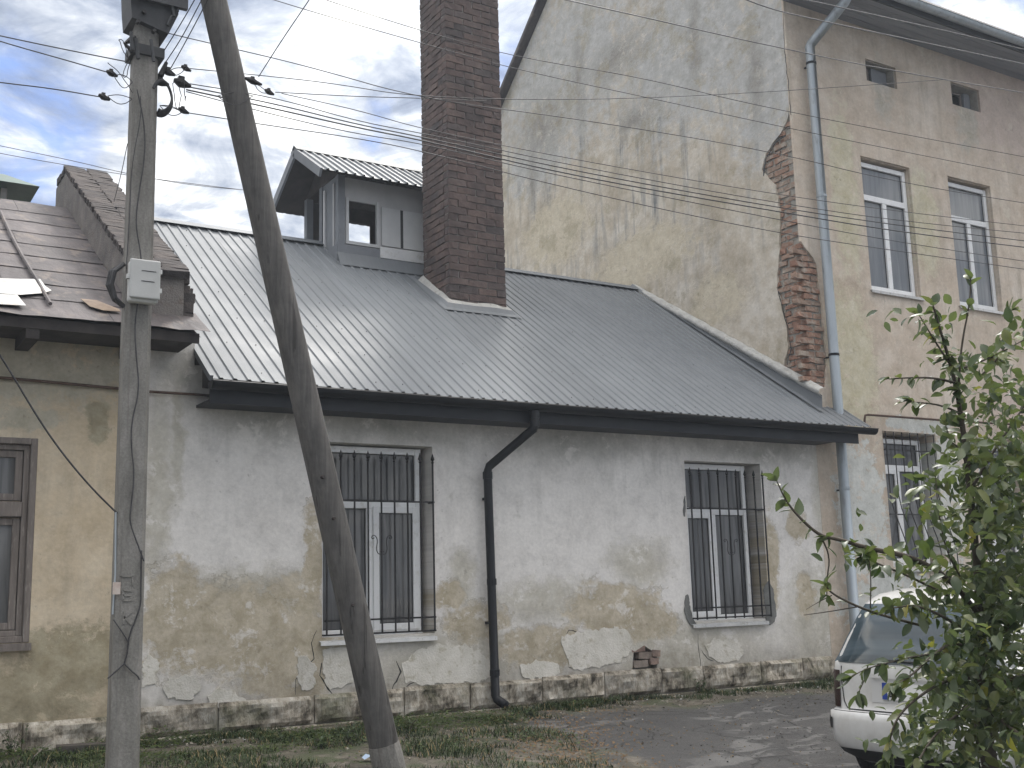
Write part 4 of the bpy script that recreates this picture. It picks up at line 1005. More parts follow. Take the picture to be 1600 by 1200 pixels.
# coil of spare cable
cm = MB(); ctr = PY(257, 152, PYY-.08)
for q in range(5):
    rr = .105+.006*q; pts = []
    for k in range(30):
        a = -1.9+k/29*4.6; pts.append((ctr.x+rr*.62*math.cos(a)-.02, ctr.y+.012*q-.02+.01*math.sin(3*a), ctr.z+rr*math.sin(a)*1.0))
    cm.tube(pts, .009, 6)
cm.build('cable_coil', M_cable, pole)
def fitting(px, py, s=.03, parent=pole, Y=PYY-.03, name='wire_clamp', ln=1.6):
    p = PY(px, py, Y); m = MB(); m.tube([(p.x-s*ln, p.y, p.z+.012), (p.x-s*.4, p.y, p.z+.004), (p.x+s*.4, p.y, p.z-.004), (p.x+s*ln, p.y, p.z-.012)], [s*.35, s, s*.8, s*.3], 7)
    m.box((p.x-s*.8, p.y-s*.5, p.z-s*.2), (p.x+s*.2, p.y+s*.5, p.z+s*1.2)); return m.build(name, M_iron, parent)
for a in ((175, 115, .024), (163, 152, .024), (291, 107, .022), (285, 130, .038), (264, 113, .028), (287, 173, .024), (252, 128, .034)): fitting(*a)
def loops(px0, py0, px1, py1, parent, n=2, sag=14, r=.003, Y=PYY-.06):
    for k in range(n):
        pts = []
        for i in range(13):
            t = i/12; x = px0+(px1-px0)*t+random.uniform(-.6, .6); y = py0+(py1-py0)*t+math.sin(math.pi*t)*sag*(1-.6*k)*(1 if k % 2 == 0 else -1)
            pts.append(PY(x, y, Y+.02*k))
        MB().tube(pts, r, 5).build('loose_wire', M_cable, parent)
loops(178, 118, 207, 128, pole); loops(168, 150, 207, 155, pole, 2, 10); loops(168, 98, 207, 145, pole, 1, -6); loops(262, 112, 290, 107, pole, 2, 8); loops(270, 130, 283, 150, pole, 2, 30)
loops(250, 165, 285, 175, pole, 3, 10); loops(288, 120, 290, 150, pole, 1, 20); loops(203, 95, 192, 118, pole, 2, 12); loops(186, 62, 200, 90, pole, 2, -10)
def wire_on_pole(pxs, r=.0035, name='down_cable'):
    pts = [Vector((PY(x, y, PYY-.12).x, PYY-.105, PY(x, y, PYY-.105).z)) for x, y in pxs]
    # smooth
    for _ in range(2):
        q = [pts[0]]
        for a, b in zip(pts, pts[1:]): q += [a.lerp(b, .25), a.lerp(b, .75)]
        pts = q+[pts[-1]]
    return MB().tube(pts, r, 6).build(name, M_cable, pole, smooth=True)
wire_on_pole([(220, 150), (222, 180), (206, 260), (204, 330), (198, 420)], .003)
wire_on_pole([(215, 140), (226, 190), (228, 240), (218, 300), (212, 350), (222, 400), (222, 440), (216, 475), (211, 510), (214, 560), (219, 610), (206, 660), (206, 700), (211, 740), (206, 790), (203, 815), (214, 845), (226, 877)], .0045)
wire_on_pole([(222, 860), (221, 920), (221, 945), (214, 965), (204, 990), (201, 1005), (200, 1020), (195, 1037)], .005)
wire_on_pole([(178, 968), (188, 982), (200, 1000), (202, 1008)], .004)
wire_on_pole([(195, 1037), (185, 1046), (174, 1056), (169, 1060)], .005); wire_on_pole([(195, 1037), (206, 1048), (216, 1056), (219, 1062)], .005)
MB().tube([PY(181, 800, PYY-.06), PY(180, 900, PYY-.06), PY(176, 960, PYY-.06)], .006, 6).build('conduit', M_zinc, pole)
# meter box and the coil behind it
mbx = thing('meter_box', 'light grey plastic meter box strapped to the concrete pole', 'meter box', PY(223, 442, PYY-.1))
a = PY(199, 472, PYY-.13); b = PY(247, 413, PYY-.13)
bevel(MB().box((a.x, PYY-.17, a.z), (b.x, PYY-.094, b.z)).build('case', M_box, mbx), .02, 3)
bevel(MB().box((a.x-.004, PYY-.195, a.z+.02), (b.x+.004, PYY-.172, b.z+.004)).build('cover', M_box, mbx), .018, 3)
for dz in (.07, .20): MB().box((b.x+.002, PYY-.19, a.z+dz), (b.x+.014, PYY-.15, a.z+dz+.03)).build('hinge', M_box, mbx)
MB().box((a.x-.02, PYY-.18, a.z+.15), (a.x-.002, PYY-.15, a.z+.18)).build('latch', M_box, mbx)
lb = MB()
lb.box((a.x+.07, PYY-.1975, a.z+.205), (a.x+.165, PYY-.1955, a.z+.21)); lb.box((a.x+.07, PYY-.1975, a.z+.135), (a.x+.155, PYY-.1955, a.z+.14))
lb.build('print_line', M_cable, mbx)
cbm = MB()
for q in range(3): cbm.tube([(a.x-.01, PYY-.05, a.z+.28), (a.x-.07-.01*q, PYY-.06+.02*q, a.z+.22), (a.x-.085-.008*q, PYY-.05+.02*q, a.z+.13), (a.x-.06, PYY-.05+.02*q, a.z+.04), (a.x, PYY-.04, a.z-.01)], .016, 7)
tag(cbm.build('cable_bundle', M_cable), 'short bundle of black cable bulging out left of the meter box', 'cable')
# leaning strut
SY = -2.33
sb = PY(606, 1190, SY); stp = PY(334, 0, SY)
dirv = (stp-sb)/(stp.z-sb.z)
top = sb+dirv*(8.0-sb.z); bot = sb-dirv*.35
strut = thing('leaning_pole', 'weathered round pole leaning as a strut against the upright concrete pole', 'pole', sb)
pts = []; rr = []
for k in range(25):
    t = k/24; p = bot.lerp(top, t); pts.append(p); rr.append(.106-.018*t)
MB().tube(pts, rr, 12).build('shaft', M_strut, strut, smooth=True)
p = bot; q = sb+dirv*.22
MB().tube([p, sb+dirv*.03, sb+dirv*.12], [.117, .114, .109], 12).build('footing', M_conc, strut)
for (x_, y_) in ((552, 945), (522, 810), (505, 745)):
    c_ = PY(x_, y_, SY-.098); MB().tube([(c_.x, c_.y+.02, c_.z), (c_.x, c_.y-.008, c_.z)], [.018, .01], 7).build('knot', M_wooddark, strut)
fitting(396, 127, .026, strut, SY-.1, 'wire_clamp', 2.4); fitting(421, 144, .022, strut, SY-.1)
loops(396, 130, 418, 145, strut, 2, 6, Y=SY-.1); loops(340, 150, 395, 150, strut, 2, 14, Y=SY-.1)
# ============================================================ OVERHEAD CABLES
cab_i = 0
def smoothpts(pts, it=3):
    for _ in range(it):
        q = [pts[0]]
        for a, b in zip(pts, pts[1:]): q += [a.lerp(b, .25), a.lerp(b, .75)]
        pts = q+[pts[-1]]
    return pts
def cable(pxs, label, r=.004, Y0=PYY, Y1=None, m=M_cable):
    Y1 = Y0 if Y1 is None else Y1; n = len(pxs); x0, x1 = pxs[0][0], pxs[-1][0]
    pts = [PY(x, y, Y0+(Y1-Y0)*((x-x0)/(x1-x0) if x1 != x0 else 0)) for x, y in pxs]
    o = MB().tube(smoothpts(pts), r, 6).build('overhead_cable', m, smooth=True)
    tag(o, label, 'cable', 'overhead cables strung from the poles')
# leaving the pole to the left
cable([(-60, 42), (0, 56), (100, 77), (196, 96)], 'upper of the two close wires running left from the pole into the sky')
cable([(-60, 44), (0, 65), (100, 93), (172, 114)], 'lower of the two close wires running left, ending in a clamp beside the pole')
cable([(-60, 120), (0, 129), (80, 138), (160, 152)], 'lowest wire running left from the pole to a small black clamp')
cable([(-60, 214), (0, 228), (110, 250), (200, 272), (300, 290), (420, 300)], 'faint wire passing behind the concrete pole above the old roof', .003, 1.2, 1.6)
cable([(-60, 226), (0, 240), (110, 259), (200, 274), (300, 287), (390, 298)], 'second faint wire close under the first above the old roof', .003, 1.3, 1.7)
# steep service wires up to the right
cable([(248, 92), (275, 50), (310, -10), (350, -90)], 'leftmost of three steep wires rising beside the pole', .0035, PYY, -3.4)
cable([(259, 97), (285, 58), (320, -10), (370, -100)], 'middle of three steep wires rising beside the pole', .0035, PYY, -3.4)
cable([(266, 108), (292, 62), (335, -20), (380, -110)], 'rightmost of three steep wires passing behind the leaning pole top', .0035, PYY, -3.4)
cable([(404, 120), (440, 63), (490, -10), (540, -90)], 'single steep wire rising to the right from the leaning pole clamp', .0035, SY-.05, -3.4)
cable([(199, 225), (190, 270), (178, 315)], 'short thin wire slanting down behind the pole to the old parapet', .003, PYY+.1, 1.2)
# long runs to the right
def run(pxs, label, r=.0045): cable(pxs, label, r*.8, PYY, PYY+.02)
run([(255, 50), (330, 68), (480, 103), (660, 155), (900, 185), (1200, 235), (1400, 285), (1680, 330)], 'long wire from the pole head crossing the chimney and gable in a shallow sag')
run([(296, 107), (410, 118), (520, 130), (650, 152), (900, 157), (1150, 147), (1400, 130), (1478, 124)], 'long wire ending on the tall house wall between the attic vents', .004)
run([(430, 144), (560, 151), (650, 153), (760, 158)], 'short wire from the leaning pole clamp joining the chimney wire', .004)
run([(390, -12), (500, 22), (650, 65), (800, 107), (1000, 150), (1300, 215), (1680, 290)], 'long wire crossing the top of the chimney above its neighbours', .004)
run([(480, -10), (600, 30), (700, 60), (820, 92), (1000, 120), (1200, 170), (1680, 260)], 'topmost long wire crossing the chimney near the upper frame edge', .004)
run([(291, 130), (430, 152), (560, 190), (660, 208), (900, 260), (1200, 315), (1400, 345), (1680, 372)], 'upper wire of the bundle that crosses chimney, gable and tall windows')
run([(291, 135), (430, 162), (560, 195), (660, 214), (900, 268), (1200, 322), (1400, 352), (1680, 386)], 'second wire of the bundle crossing chimney and gable', .006)
run([(291, 140), (430, 170), (560, 200), (660, 219), (900, 276), (1200, 328), (1400, 362), (1680, 396)], 'third and thickest wire of the bundle crossing chimney and gable', .007)
run([(291, 143), (430, 180), (560, 210), (660, 224), (850, 270), (1200, 340), (1400, 378), (1680, 420)], 'lowest wire of the bundle crossing chimney and gable', .0045)
run([(292, 176), (400, 193), (560, 216), (660, 236), (900, 298), (1200, 362), (1400, 392), (1680, 432)], 'separate low wire sagging under the bundle across chimney and tall windows')
run([(440, 146), (560, 172), (660, 202), (900, 250), (1200, 302), (1400, 330), (1680, 362)], 'wire from the leaning pole joining the bundle at the chimney', .004)
cable([(1130, -20), (1262, 0), (1310, 11), (1450, 42), (1600, 77), (1700, 102)], 'pale wire high across the tall house eaves, upper of three', .006, -2.6, -2.6, M_alu)
cable([(1100, -30), (1190, 11), (1280, 32), (1450, 68), (1600, 100), (1700, 122)], 'pale wire high across the tall house eaves, middle of three', .006, -2.6, -2.6, M_alu)
cable([(700, -40), (950, 14), (1150, 60), (1226, 76), (1320, 96), (1450, 120), (1600, 145), (1700, 162)], 'pale wire high across the tall house eaves, lowest of three', .005, -2.6, -2.6, M_alu)
cable([(-60, 470), (0, 553), (60, 655), (100, 712), (145, 765), (183, 802)], 'slack dark cable hanging down to the pole across the ochre wall', .006, -2.6, PYY-.05)
# ============================================================ CAR
def f_paint(nt, b):
    b.inputs['Base Color'].default_value = (.70, .70, .68, 1); b.inputs['Roughness'].default_value = .32; b.inputs['Coat Weight'].default_value = .6; b.inputs['Coat Roughness'].default_value = .08
    p = nt.pos(); d = nt.ramp(nt.noise(p, 5, 6, .7), [(.45, (.58, .58, .565)), (.75, (.47, .46, .435))]); nt.l.new(d, b.inputs['Base Color'])
M_paint = mat('white_car_paint', f_paint)
M_cglass = mat('car_glass', f_glass((.02, .03, .035), (.09, .12, .14), .05))
M_lamp = mat('dark_tail_lamp', color=(.02, .004, .004), rough=.15, spec=.6)
M_rub = mat('black_rubber', color=(.02, .02, .02), rough=.7)
M_rim = mat('wheel_rim', color=(.3, .3, .31), rough=.35, metal=.8)
M_plate = mat('plate_white', color=(.7, .7, .68), rough=.4); M_pblue = mat('plate_blue', color=(.02, .05, .25), rough=.4); M_txt = mat('plate_black', color=(.01, .01, .01), rough=.5)
def make_car():
    X0, YC, Z0 = 6.42, -4.50, gz(8, -4.6)
    car = thing('parked_car', 'white hatchback car parked half hidden behind the leafy tree', 'car', (X0+2.0, YC, Z0))
    lev = [(.20, .16, 3.95, .72), (.27, .04, 4.02, .80), (.34, .005, 4.06, .835), (.45, -.01, 4.08, .85), (.545, .0, 4.07, .852), (.56, .05, 4.05, .842), (.70, .06, 3.98, .85), (.82, .065, 3.75, .845), (.885, .08, 3.05, .83),
           (.90, .09, 2.95, .815), (1.05, .16, 2.72, .76), (1.20, .235, 2.45, .70), (1.30, .30, 2.25, .655), (1.36, .40, 2.1, .60), (1.395, .60, 1.9, .50), (1.41, .9, 1.6, .3)]
    def interp(z):
        for a, b in zip(lev, lev[1:]):
            if a[0] <= z <= b[0]:
                t = (z-a[0])/(b[0]-a[0]); return [a[i]+(b[i]-a[i])*t for i in range(1, 4)]
        return lev[-1][1:]
    N = 96; n_ = 11.0
    def ring(z):
        xr, xf, hw = interp(z); L = (xf-xr)/2; xc = (xf+xr)/2; out = []
        for k in range(N):
            a = 2*math.pi*k/N; ca, sa = math.cos(a), math.sin(a)
            out.append((X0+xc+L*math.copysign(abs(ca)**(2/n_), ca), YC+hw*math.copysign(abs(sa)**(2/n_), sa), Z0+z))
        return out
    zs = [l[0] for l in lev]
    zz = []
    for a, b in zip(zs, zs[1:]):
        zz += [a+(b-a)*k/2 for k in range(2)]
    zz.append(zs[-1])
    rows = [ring(z)+[ring(z)[0]] for z in zz]
    mb = MB().grid(rows); mb.add(ring(zs[-1]), [tuple(range(N))]); mb.add(ring(zs[0]), [tuple(reversed(range(N)))])
    body = mb.build('body', M_paint, car, smooth=True)
    def rear(y, z, o=.004):
        xr, xf, hw = interp(z); L = (xf-xr)/2; xc = (xf+xr)/2; t = min(.999, abs(y)/hw)
        return (X0+xc-L*(1-t**n_)**(1/n_)-o, YC+y, Z0+z)
    def side(x, z, s, o=.004):
        xr, xf, hw = interp(z); L = (xf-xr)/2; xc = (xf+xr)/2; t = min(.999, abs(x-xc)/L)
        return (X0+x, YC+s*(hw*(1-t**n_)**(1/n_)+o), Z0+z)
    def patch(fn, u0, u1, z0, z1, nu, nz, name, m, parent=car, th=.003):
        rows = []
        for j in range(nz+1):
            z = z0+(z1-z0)*j/nz; a = u0(z) if callable(u0) else u0; b = u1(z) if callable(u1) else u1
            rows.append([fn(a+(b-a)*i/nu, z) for i in range(nu+1)])
        return MB().grid(rows).build(name, m, parent, smooth=True)
    hwz = lambda z: interp(z)[2]
    rw = patch(lambda y, z: rear(y, z, .006), lambda z: -hwz(z)*.93+.02, lambda z: hwz(z)*.93-.02, .885, 1.29, 16, 8, 'rear_window', M_cglass)
    # tail lamps wrap the corner
    for s in (-1, 1):
        patch(lambda y, z: rear(y*s, z, .008), .655, lambda z: hwz(z)*.996, .575, .83, 8, 5, 'tail_lamp', M_lamp)
        patch(lambda y, z: rear(y*s, z, .010), .70, lambda z: hwz(z)*.995, .43, .505, 8, 2, 'bumper_strip', M_rub)
    # seam round the tailgate
    def seam(pts, w=.008):
        rows = []
        for y, z in pts: rows.append(rear(y, z, .003))
        MB().tube(rows, w/2, 5).build('tailgate_seam', M_rub, car)
    seam([(-.645, .86), (-.64, .75), (-.62, .62), (-.59, .575)]+[(-.56+.08*k, .566) for k in range(15)]+[(.59, .575), (.62, .62), (.64, .75), (.645, .86)])
    seam([(-.84+.07*k, .552) for k in range(25)], .006)
    # plate recess, plate, characters
    patch(lambda y, z: rear(y, z, .003), -.36, .36, .625, .79, 10, 4, 'plate_recess', mat('recess_paint', color=(.5, .5, .49), rough=.4))
    patch(lambda y, z: rear(y, z, .02), -.37, .37, .79, .815, 10, 1, 'tailgate_handle', M_paint)
    pl = patch(lambda y, z: rear(y, z, .012), -.26, .26, .65, .762, 8, 2, 'number_plate', M_plate)
    patch(lambda y, z: rear(y, z, .014), .215, .26, .65, .762, 2, 2, 'plate_band', M_pblue, pl)
    def text(s, y, z, size, m, parent, name, o=.017):
        cu = bpy.data.curves.new('t', 'FONT'); cu.body = s; cu.size = size; cu.extrude = .0008; cu.align_x = 'LEFT'
        ob = bpy.data.objects.new('t', cu); C.objects.link(ob); bpy.context.view_layer.update()
        me = bpy.data.meshes.new_from_object(ob); C.objects.unlink(ob); bpy.data.objects.remove(ob)
        me.materials.clear(); me.materials.append(m)
        o_ = bpy.data.objects.new(name, me); C.objects.link(o_)
        p = Vector(rear(y, z, o)); lean = math.atan2(interp(z+.05)[0]-interp(z)[0], .05)
        # local x -> -Y (to the viewer's right), local y -> up
        mx = Matrix(((0, math.sin(lean), -math.cos(lean)), (-1, 0, 0), (0, math.cos(lean), math.sin(lean)))).to_4x4()
        mx.translation = p-wloc(car); o_.matrix_world = mx; o_.parent = parent if parent is car else car
        o_.matrix_local = mx
        return o_
    text('BC', .205, .668, .105, M_txt, car, 'plate_character')
    text('10', -.47, 1.215, .055, M_plate, car, 'window_sticker', .012)
    st = [(-.43, 1.19), (-.57, 1.19), (-.60, 1.172), (-.40, 1.172)]
    MB().add([rear(y, z, .011) for y, z in st], [(0, 1, 2, 3)]).build('window_sticker', M_plate, car)
    patch(lambda y, z: rear(y, z, .006), lambda z: -hwz(z)*.985, lambda z: hwz(z)*.985, .205, .30, 24, 3, 'rear_skirt', M_rub)
    # parcel: pale cloth behind the glass is a reflection of sky; wiper
    MB().tube([rear(-.02, .895, .012), rear(-.1, .90, .022), rear(.32, .915, .014)], .006, 5).build('rear_wiper', M_rub, car)
    # side glass, doors seams, wheels
    for s in (-1, 1):
        patch(lambda x, z: side(x, z, s), lambda z: .42+(z-.92)*.55, lambda z: 1.28, .93, 1.27, 8, 5, 'side_window', M_cglass)
        patch(lambda x, z: side(x, z, s), 1.34, lambda z: 2.72-(z-.92)*1.15, .93, 1.27, 8, 5, 'side_window', M_cglass)
        for xs_ in (1.31, 2.5): MB().tube([side(xs_, z, s, .001) for z in (.3, .45, .6, .75, .9)], .004, 5).build('door_seam', M_rub, car)
        patch(lambda x, z: side(x, z, s, .015), 1.42, 1.56, .76, .79, 3, 1, 'door_handle', M_rub)
        p = side(2.55, .93, s, .08); bevel(MB().box((p[0]-.05, p[1]-.07, p[2]-.02), (p[0]+.05, p[1]+.07, p[2]+.1)).build('mirror', M_paint, car), .02, 2)
        for xw in (.72, 3.25):
            y = YC+s*(.852); cx = X0+xw; ar = []
            MB().tube([(cx, y-s*.02, Z0+.31), (cx, y+s*.006, Z0+.31)], .36, 28).build('wheel_arch', M_rub, car)
            wh = MB().tube([(cx, y-s*.19, Z0+.30), (cx, y-s*.17, Z0+.30), (cx, y+s*.0, Z0+.30), (cx, y+s*.02, Z0+.30)], [.28, .30, .30, .275], 30).build('wheel', M_rub, car)
            MB().tube([(cx, y+s*.015, Z0+.30), (cx, y+s*.026, Z0+.30)], [.205, .19], 24).build('rim', M_rim, wh)
    # windscreen and head lamps
    def fr(y, z, o=.004):
        xr, xf, hw = interp(z); L = (xf-xr)/2; xc = (xf+xr)/2; t = min(.999, abs(y)/hw); return (X0+xc+L*(1-t**n_)**(1/n_)+o, YC+y, Z0+z)
    patch(fr, lambda z: -hwz(z)*.86, lambda z: hwz(z)*.86, .92, 1.28, 12, 5, 'windscreen', M_cglass)
    for s in (-1, 1): patch(lambda y, z: fr(y*s, z), .45, lambda z: hwz(z)*.97, .58, .72, 6, 3, 'headlamp', M_pvc)
    MB().box((X0+.35, YC-.7, Z0+.16), (X0+3.7, YC+.7, Z0+.24)).build('underbody', M_rub, car)
    MB().tube([(X0+.02, YC-.45, Z0+.215), (X0+.3, YC-.45, Z0+.215)], .025, 10).build('exhaust_pipe', M_rim, car)
make_car()
# ============================================================ TREE IN THE FOREGROUND
def leafmat(name, c1, c2, cu):
    def f(nt, b):
        g = nt.new('ShaderNodeNewGeometry'); oi = nt.new('ShaderNodeObjectInfo').outputs['Random']
        n = nt.noise(g.outputs['Position'], 9, 3); col = nt.ramp(nt.math('ADD', nt.math('MULTIPLY', n, .7), nt.math('MULTIPLY', oi, .3)), [(.3, c1), (.7, c2)])
        col = nt.mix(g.outputs['Backfacing'], col, cu)
        nt.l.new(col, b.inputs['Base Color']); b.inputs['Roughness'].default_value = .42; b.inputs['Specular IOR Level'].default_value = .5
        tr = nt.new('ShaderNodeBsdfTranslucent'); nt.l.new(nt.mix(1., col, (1.35, 1.5, .6), 'MULTIPLY'), tr.inputs[0])
        mx = nt.new('ShaderNodeMixShader'); mx.inputs[0].default_value = .3
        out = [n_ for n_ in nt.n if n_.type == 'OUTPUT_MATERIAL'][0]
        nt.l.new(b.outputs[0], mx.inputs[1]); nt.l.new(tr.outputs[0], mx.inputs[2]); nt.l.new(mx.outputs[0], out.inputs[0])
    return mat(name, f)
ML = [leafmat('leaf_dark_green', (.03, .052, .02), (.06, .09, .032), (.10, .125, .08)), leafmat('leaf_mid_green', (.055, .08, .026), (.10, .135, .042), (.12, .145, .09)),
      leafmat('leaf_olive', (.085, .10, .03), (.15, .165, .05), (.13, .145, .08)), leafmat('leaf_yellow', (.22, .22, .04), (.32, .29, .06), (.3, .28, .1))]
M_bark = noisy('young_bark', (.055, .045, .035), (.10, .085, .065), 14, bump=.5)
def leaf_mesh(mi, s=1.0, curl=.3, name='leaf'):
    L, W = .066*s, .037*s; vs = []; rows = []
    for i, (t, w) in enumerate(((0, .02), (.15, .55), (.38, 1), (.62, .92), (.85, .5), (1, .02))):
        z = -curl*L*t*t; r = []
        for k in (-1, 0, 1): r.append((k*W/2*w, L*t, z+abs(k)*W*.16*w+random.uniform(-.002, .002)))
        rows.append(r)
    mb = MB().grid(rows); me = bpy.data.meshes.new(name); me.from_pydata(mb.v, [], mb.f); me.materials.append(ML[mi])
    me.polygons.foreach_set('use_smooth', [True]*len(me.polygons)); return me
def tree():
    base = Vector((4.28, -6.75, gz(4.3, -6.75)))
    t_ = thing('small_tree', 'young leafy fruit tree with green and yellowing leaves in the right foreground', 'tree', base)
    D = 4.75
    S = {}
    branches = [  # (list of (px,py,depth), r0, r1, leaf density per metre)
        ([(1530, 1100, 4.8), (1532, 1000, 4.8), (1528, 900, 4.78), (1518, 790, 4.75), (1510, 710, 4.75), (1500, 640, 4.75), (1493, 598, 4.75), (1478, 545, 4.72), (1458, 478, 4.7)], .022, .004, 26),
        ([(1498, 600, 4.75), (1502, 540, 4.75), (1515, 475, 4.75), (1517, 436, 4.75)], .006, .002, 14),
        ([(1485, 570, 4.74), (1462, 535, 4.7), (1436, 492, 4.66)], .006, .002, 30),
        ([(1505, 575, 4.75), (1540, 562, 4.8), (1575, 545, 4.85), (1605, 528, 4.9)], .006, .002, 24),
        ([(1530, 590, 4.78), (1560, 560, 4.8), (1582, 520, 4.85), (1580, 485, 4.85)], .005, .002, 30),
        ([(1500, 600, 4.72), (1460, 590, 4.65), (1420, 590, 4.6), (1390, 592, 4.55)], .006, .002, 24),
        ([(1508, 650, 4.75), (1470, 632, 4.7), (1425, 628, 4.66)], .006, .002, 28),
        ([(1515, 740, 4.75), (1500, 700, 4.72), (1484, 690, 4.7), (1478, 665, 4.7)], .006, .002, 20),
        ([(1520, 760, 4.75), (1555, 700, 4.85), (1590, 650, 4.95), (1610, 620, 5)], .008, .003, 34),
        ([(1525, 880, 4.78), (1560, 800, 4.9), (1590, 730, 5), (1612, 690, 5)], .009, .003, 34),
        ([(1530, 960, 4.8), (1480, 900, 4.6), (1420, 868, 4.45), (1360, 858, 4.35), (1310, 842, 4.3), (1282, 838, 4.3), (1250, 810, 4.3), (1228, 783, 4.3), (1214, 752, 4.3)], .013, .002, 15),
        ([(1284, 840, 4.3), (1297, 870, 4.3), (1292, 905, 4.3), (1292, 930, 4.3)], .004, .002, 10),
        ([(1450, 980, 4.7), (1380, 962, 4.45), (1340, 948, 4.35), (1300, 928, 4.3), (1290, 915, 4.3)], .006, .003, 7),
        ([(1340, 948, 4.35), (1300, 955, 4.3), (1256, 961, 4.25)], .003, .0012, 0), ([(1300, 930, 4.3), (1280, 940, 4.3), (1260, 952, 4.25)], .0025, .001, 0),
        ([(1360, 950, 4.4), (1361, 900, 4.35), (1357, 868, 4.3)], .003, .0015, 6),
        ([(1480, 930, 4.7), (1420, 900, 4.55), (1370, 880, 4.45), (1345, 870, 4.4)], .006, .002, 28),
        ([(1530, 1000, 4.8), (1470, 960, 4.5), (1430, 945, 4.4), (1395, 950, 4.3)], .008, .002, 30),
        ([(1530, 1020, 4.8), (1490, 1000, 4.5), (1450, 1030, 4.3), (1425, 1055, 4.2), (1400, 1070, 4.15)], .008, .002, 24),
        ([(1532, 1060, 4.8), (1480, 1060, 4.5), (1425, 1095, 4.3), (1395, 1130, 4.2), (1385, 1190, 4.2)], .008, .002, 26),
        ([(1532, 1090, 4.8), (1490, 1120, 4.5), (1450, 1160, 4.3), (1420, 1220, 4.2)], .008, .002, 34),
        ([(1532, 1040, 4.8), (1575, 980, 4.6), (1610, 930, 4.5), (1650, 890, 4.5)], .01, .003, 34),
        ([(1532, 1080, 4.8), (1580, 1060, 4.5), (1630, 1050, 4.3), (1680, 1060, 4.2)], .01, .003, 34),
        ([(1532, 1100, 4.8), (1570, 1130, 4.4), (1610, 1160, 4.1), (1640, 1200, 4.0)], .009, .003, 36),
        ([(1500, 900, 4.75), (1478, 860, 4.7), (1466, 800, 4.7), (1462, 745, 4.7)], .005, .002, 22),
        ([(1356, 1040, 4.2), (1352, 1060, 4.2), (1340, 1085, 4.2)], .003, .0015, 22),
        ([(1475, 1020, 4.4), (1430, 1025, 4.3), (1390, 1035, 4.2), (1352, 1045, 4.18), (1330, 1058, 4.15)], .004, .0015, 20),
    ]
    tm = MB()
    tp = [base+Vector((0, 0, -.1)), base.lerp(PD(1530, 1100, 4.8), .5)+Vector((.03, .02, 0)), PD(1530, 1100, 4.8)]
    tm.tube(smoothpts(tp, 2), [.034]*len(smoothpts(tp, 2)), 9)
    tm.build('trunk', M_bark, t_, smooth=True)
    leaves = []                                         # (pos, dir, size, mat)
    vdir = lambda: Vector((random.gauss(0, 1), random.gauss(0, 1), random.gauss(0, 1))).normalized()
    def pick():
        r = random.random(); return 0 if r < .5 else 1 if r < .85 else 2 if r < .985 else 3
    for pts, r0, r1, dens in branches:
        P_ = smoothpts([PD(*p) for p in pts], 2); n = len(P_)
        MB().tube(P_, [r0+(r1-r0)*k/(n-1) for k in range(n)], 6).build('branch', M_bark, t_, smooth=True)
        if not dens: continue
        L = sum((b-a).length for a, b in zip(P_, P_[1:])); cnt = int(L*dens*1.6)
        for k in range(cnt):
            u = random.random()**.8*(n-1); i = min(n-2, int(u)); p = P_[i].lerp(P_[i+1], u-i); td = (P_[i+1]-P_[i]).normalized()
            d = (td*.7+vdir()*.8+Vector((0, 0, -.25))).normalized()
            leaves.append((p, d, random.uniform(.62, 1.05), pick()))
        for k in range(3): leaves.append((P_[-1], (P_[-1]-P_[-2]).normalized()*.8+vdir()*.7, random.uniform(.7, 1.1), pick()))
    # side sprays filling the crown
    fills = [(1550, 960, 85, 70, 480), (1545, 1065, 95, 80, 600), (1575, 1155, 105, 65, 640), (1480, 1130, 56, 60, 210), (1590, 885, 65, 90, 420), (1540, 755, 38, 90, 330), (1592, 750, 36, 100, 300), (1505, 800, 30, 60, 90),
             (1500, 905, 70, 22, 70), (1450, 945, 70, 14, 40), (1540, 640, 42, 45, 130), (1580, 560, 30, 60, 60), (1470, 560, 35, 35, 36), (1440, 760, 26, 90, 30), (1475, 1060, 30, 35, 35), (1400, 868, 60, 20, 36), (1440, 1175, 40, 32, 50), (1660, 1000, 70, 180, 160), (1475, 860, 35, 45, 30), (1435, 500, 22, 22, 14)]
    for cx, cy, rx, ry, c in fills:
        k = 0
        while k < c:
            a, b = random.uniform(-1, 1), random.uniform(-1, 1)
            if a*a+b*b > 1: continue
            dd = 4.75+random.gauss(0, .28)
            root = PD(cx+a*rx, cy+b*ry, dd); ax = vdir(); ax.z = abs(ax.z)*.5; ax.normalize()
            for q in range(5):
                p = root+ax*(.045*q)+vdir()*.012; leaves.append((p, (ax*.5+vdir()+Vector((0, 0, -.3))).normalized(), random.uniform(.5, 1.1), pick())); k += 1
    meshes = {m: [leaf_mesh(m, 1, c) for c in (.15, .35, .55)] for m in range(4)}
    def lm(p, d, s):
        up = (Vector((0, 0, 1))+vdir()*.75).normalized(); y = d.normalized(); x = y.cross(up)
        if x.length < .1: x = y.orthogonal()
        x.normalize(); z = x.cross(y); mx = Matrix((x*s, y*s, z*s)).transposed().to_4x4(); mx.translation = p; return mx
    random.shuffle(leaves)
    leaves.sort(key=lambda l: (l[0]-EYE).length/l[2]+(0 if l[0].z < 3 else 0))
    # the 300 largest in view stay single leaves; sparse outer twigs first
    rest = MB()
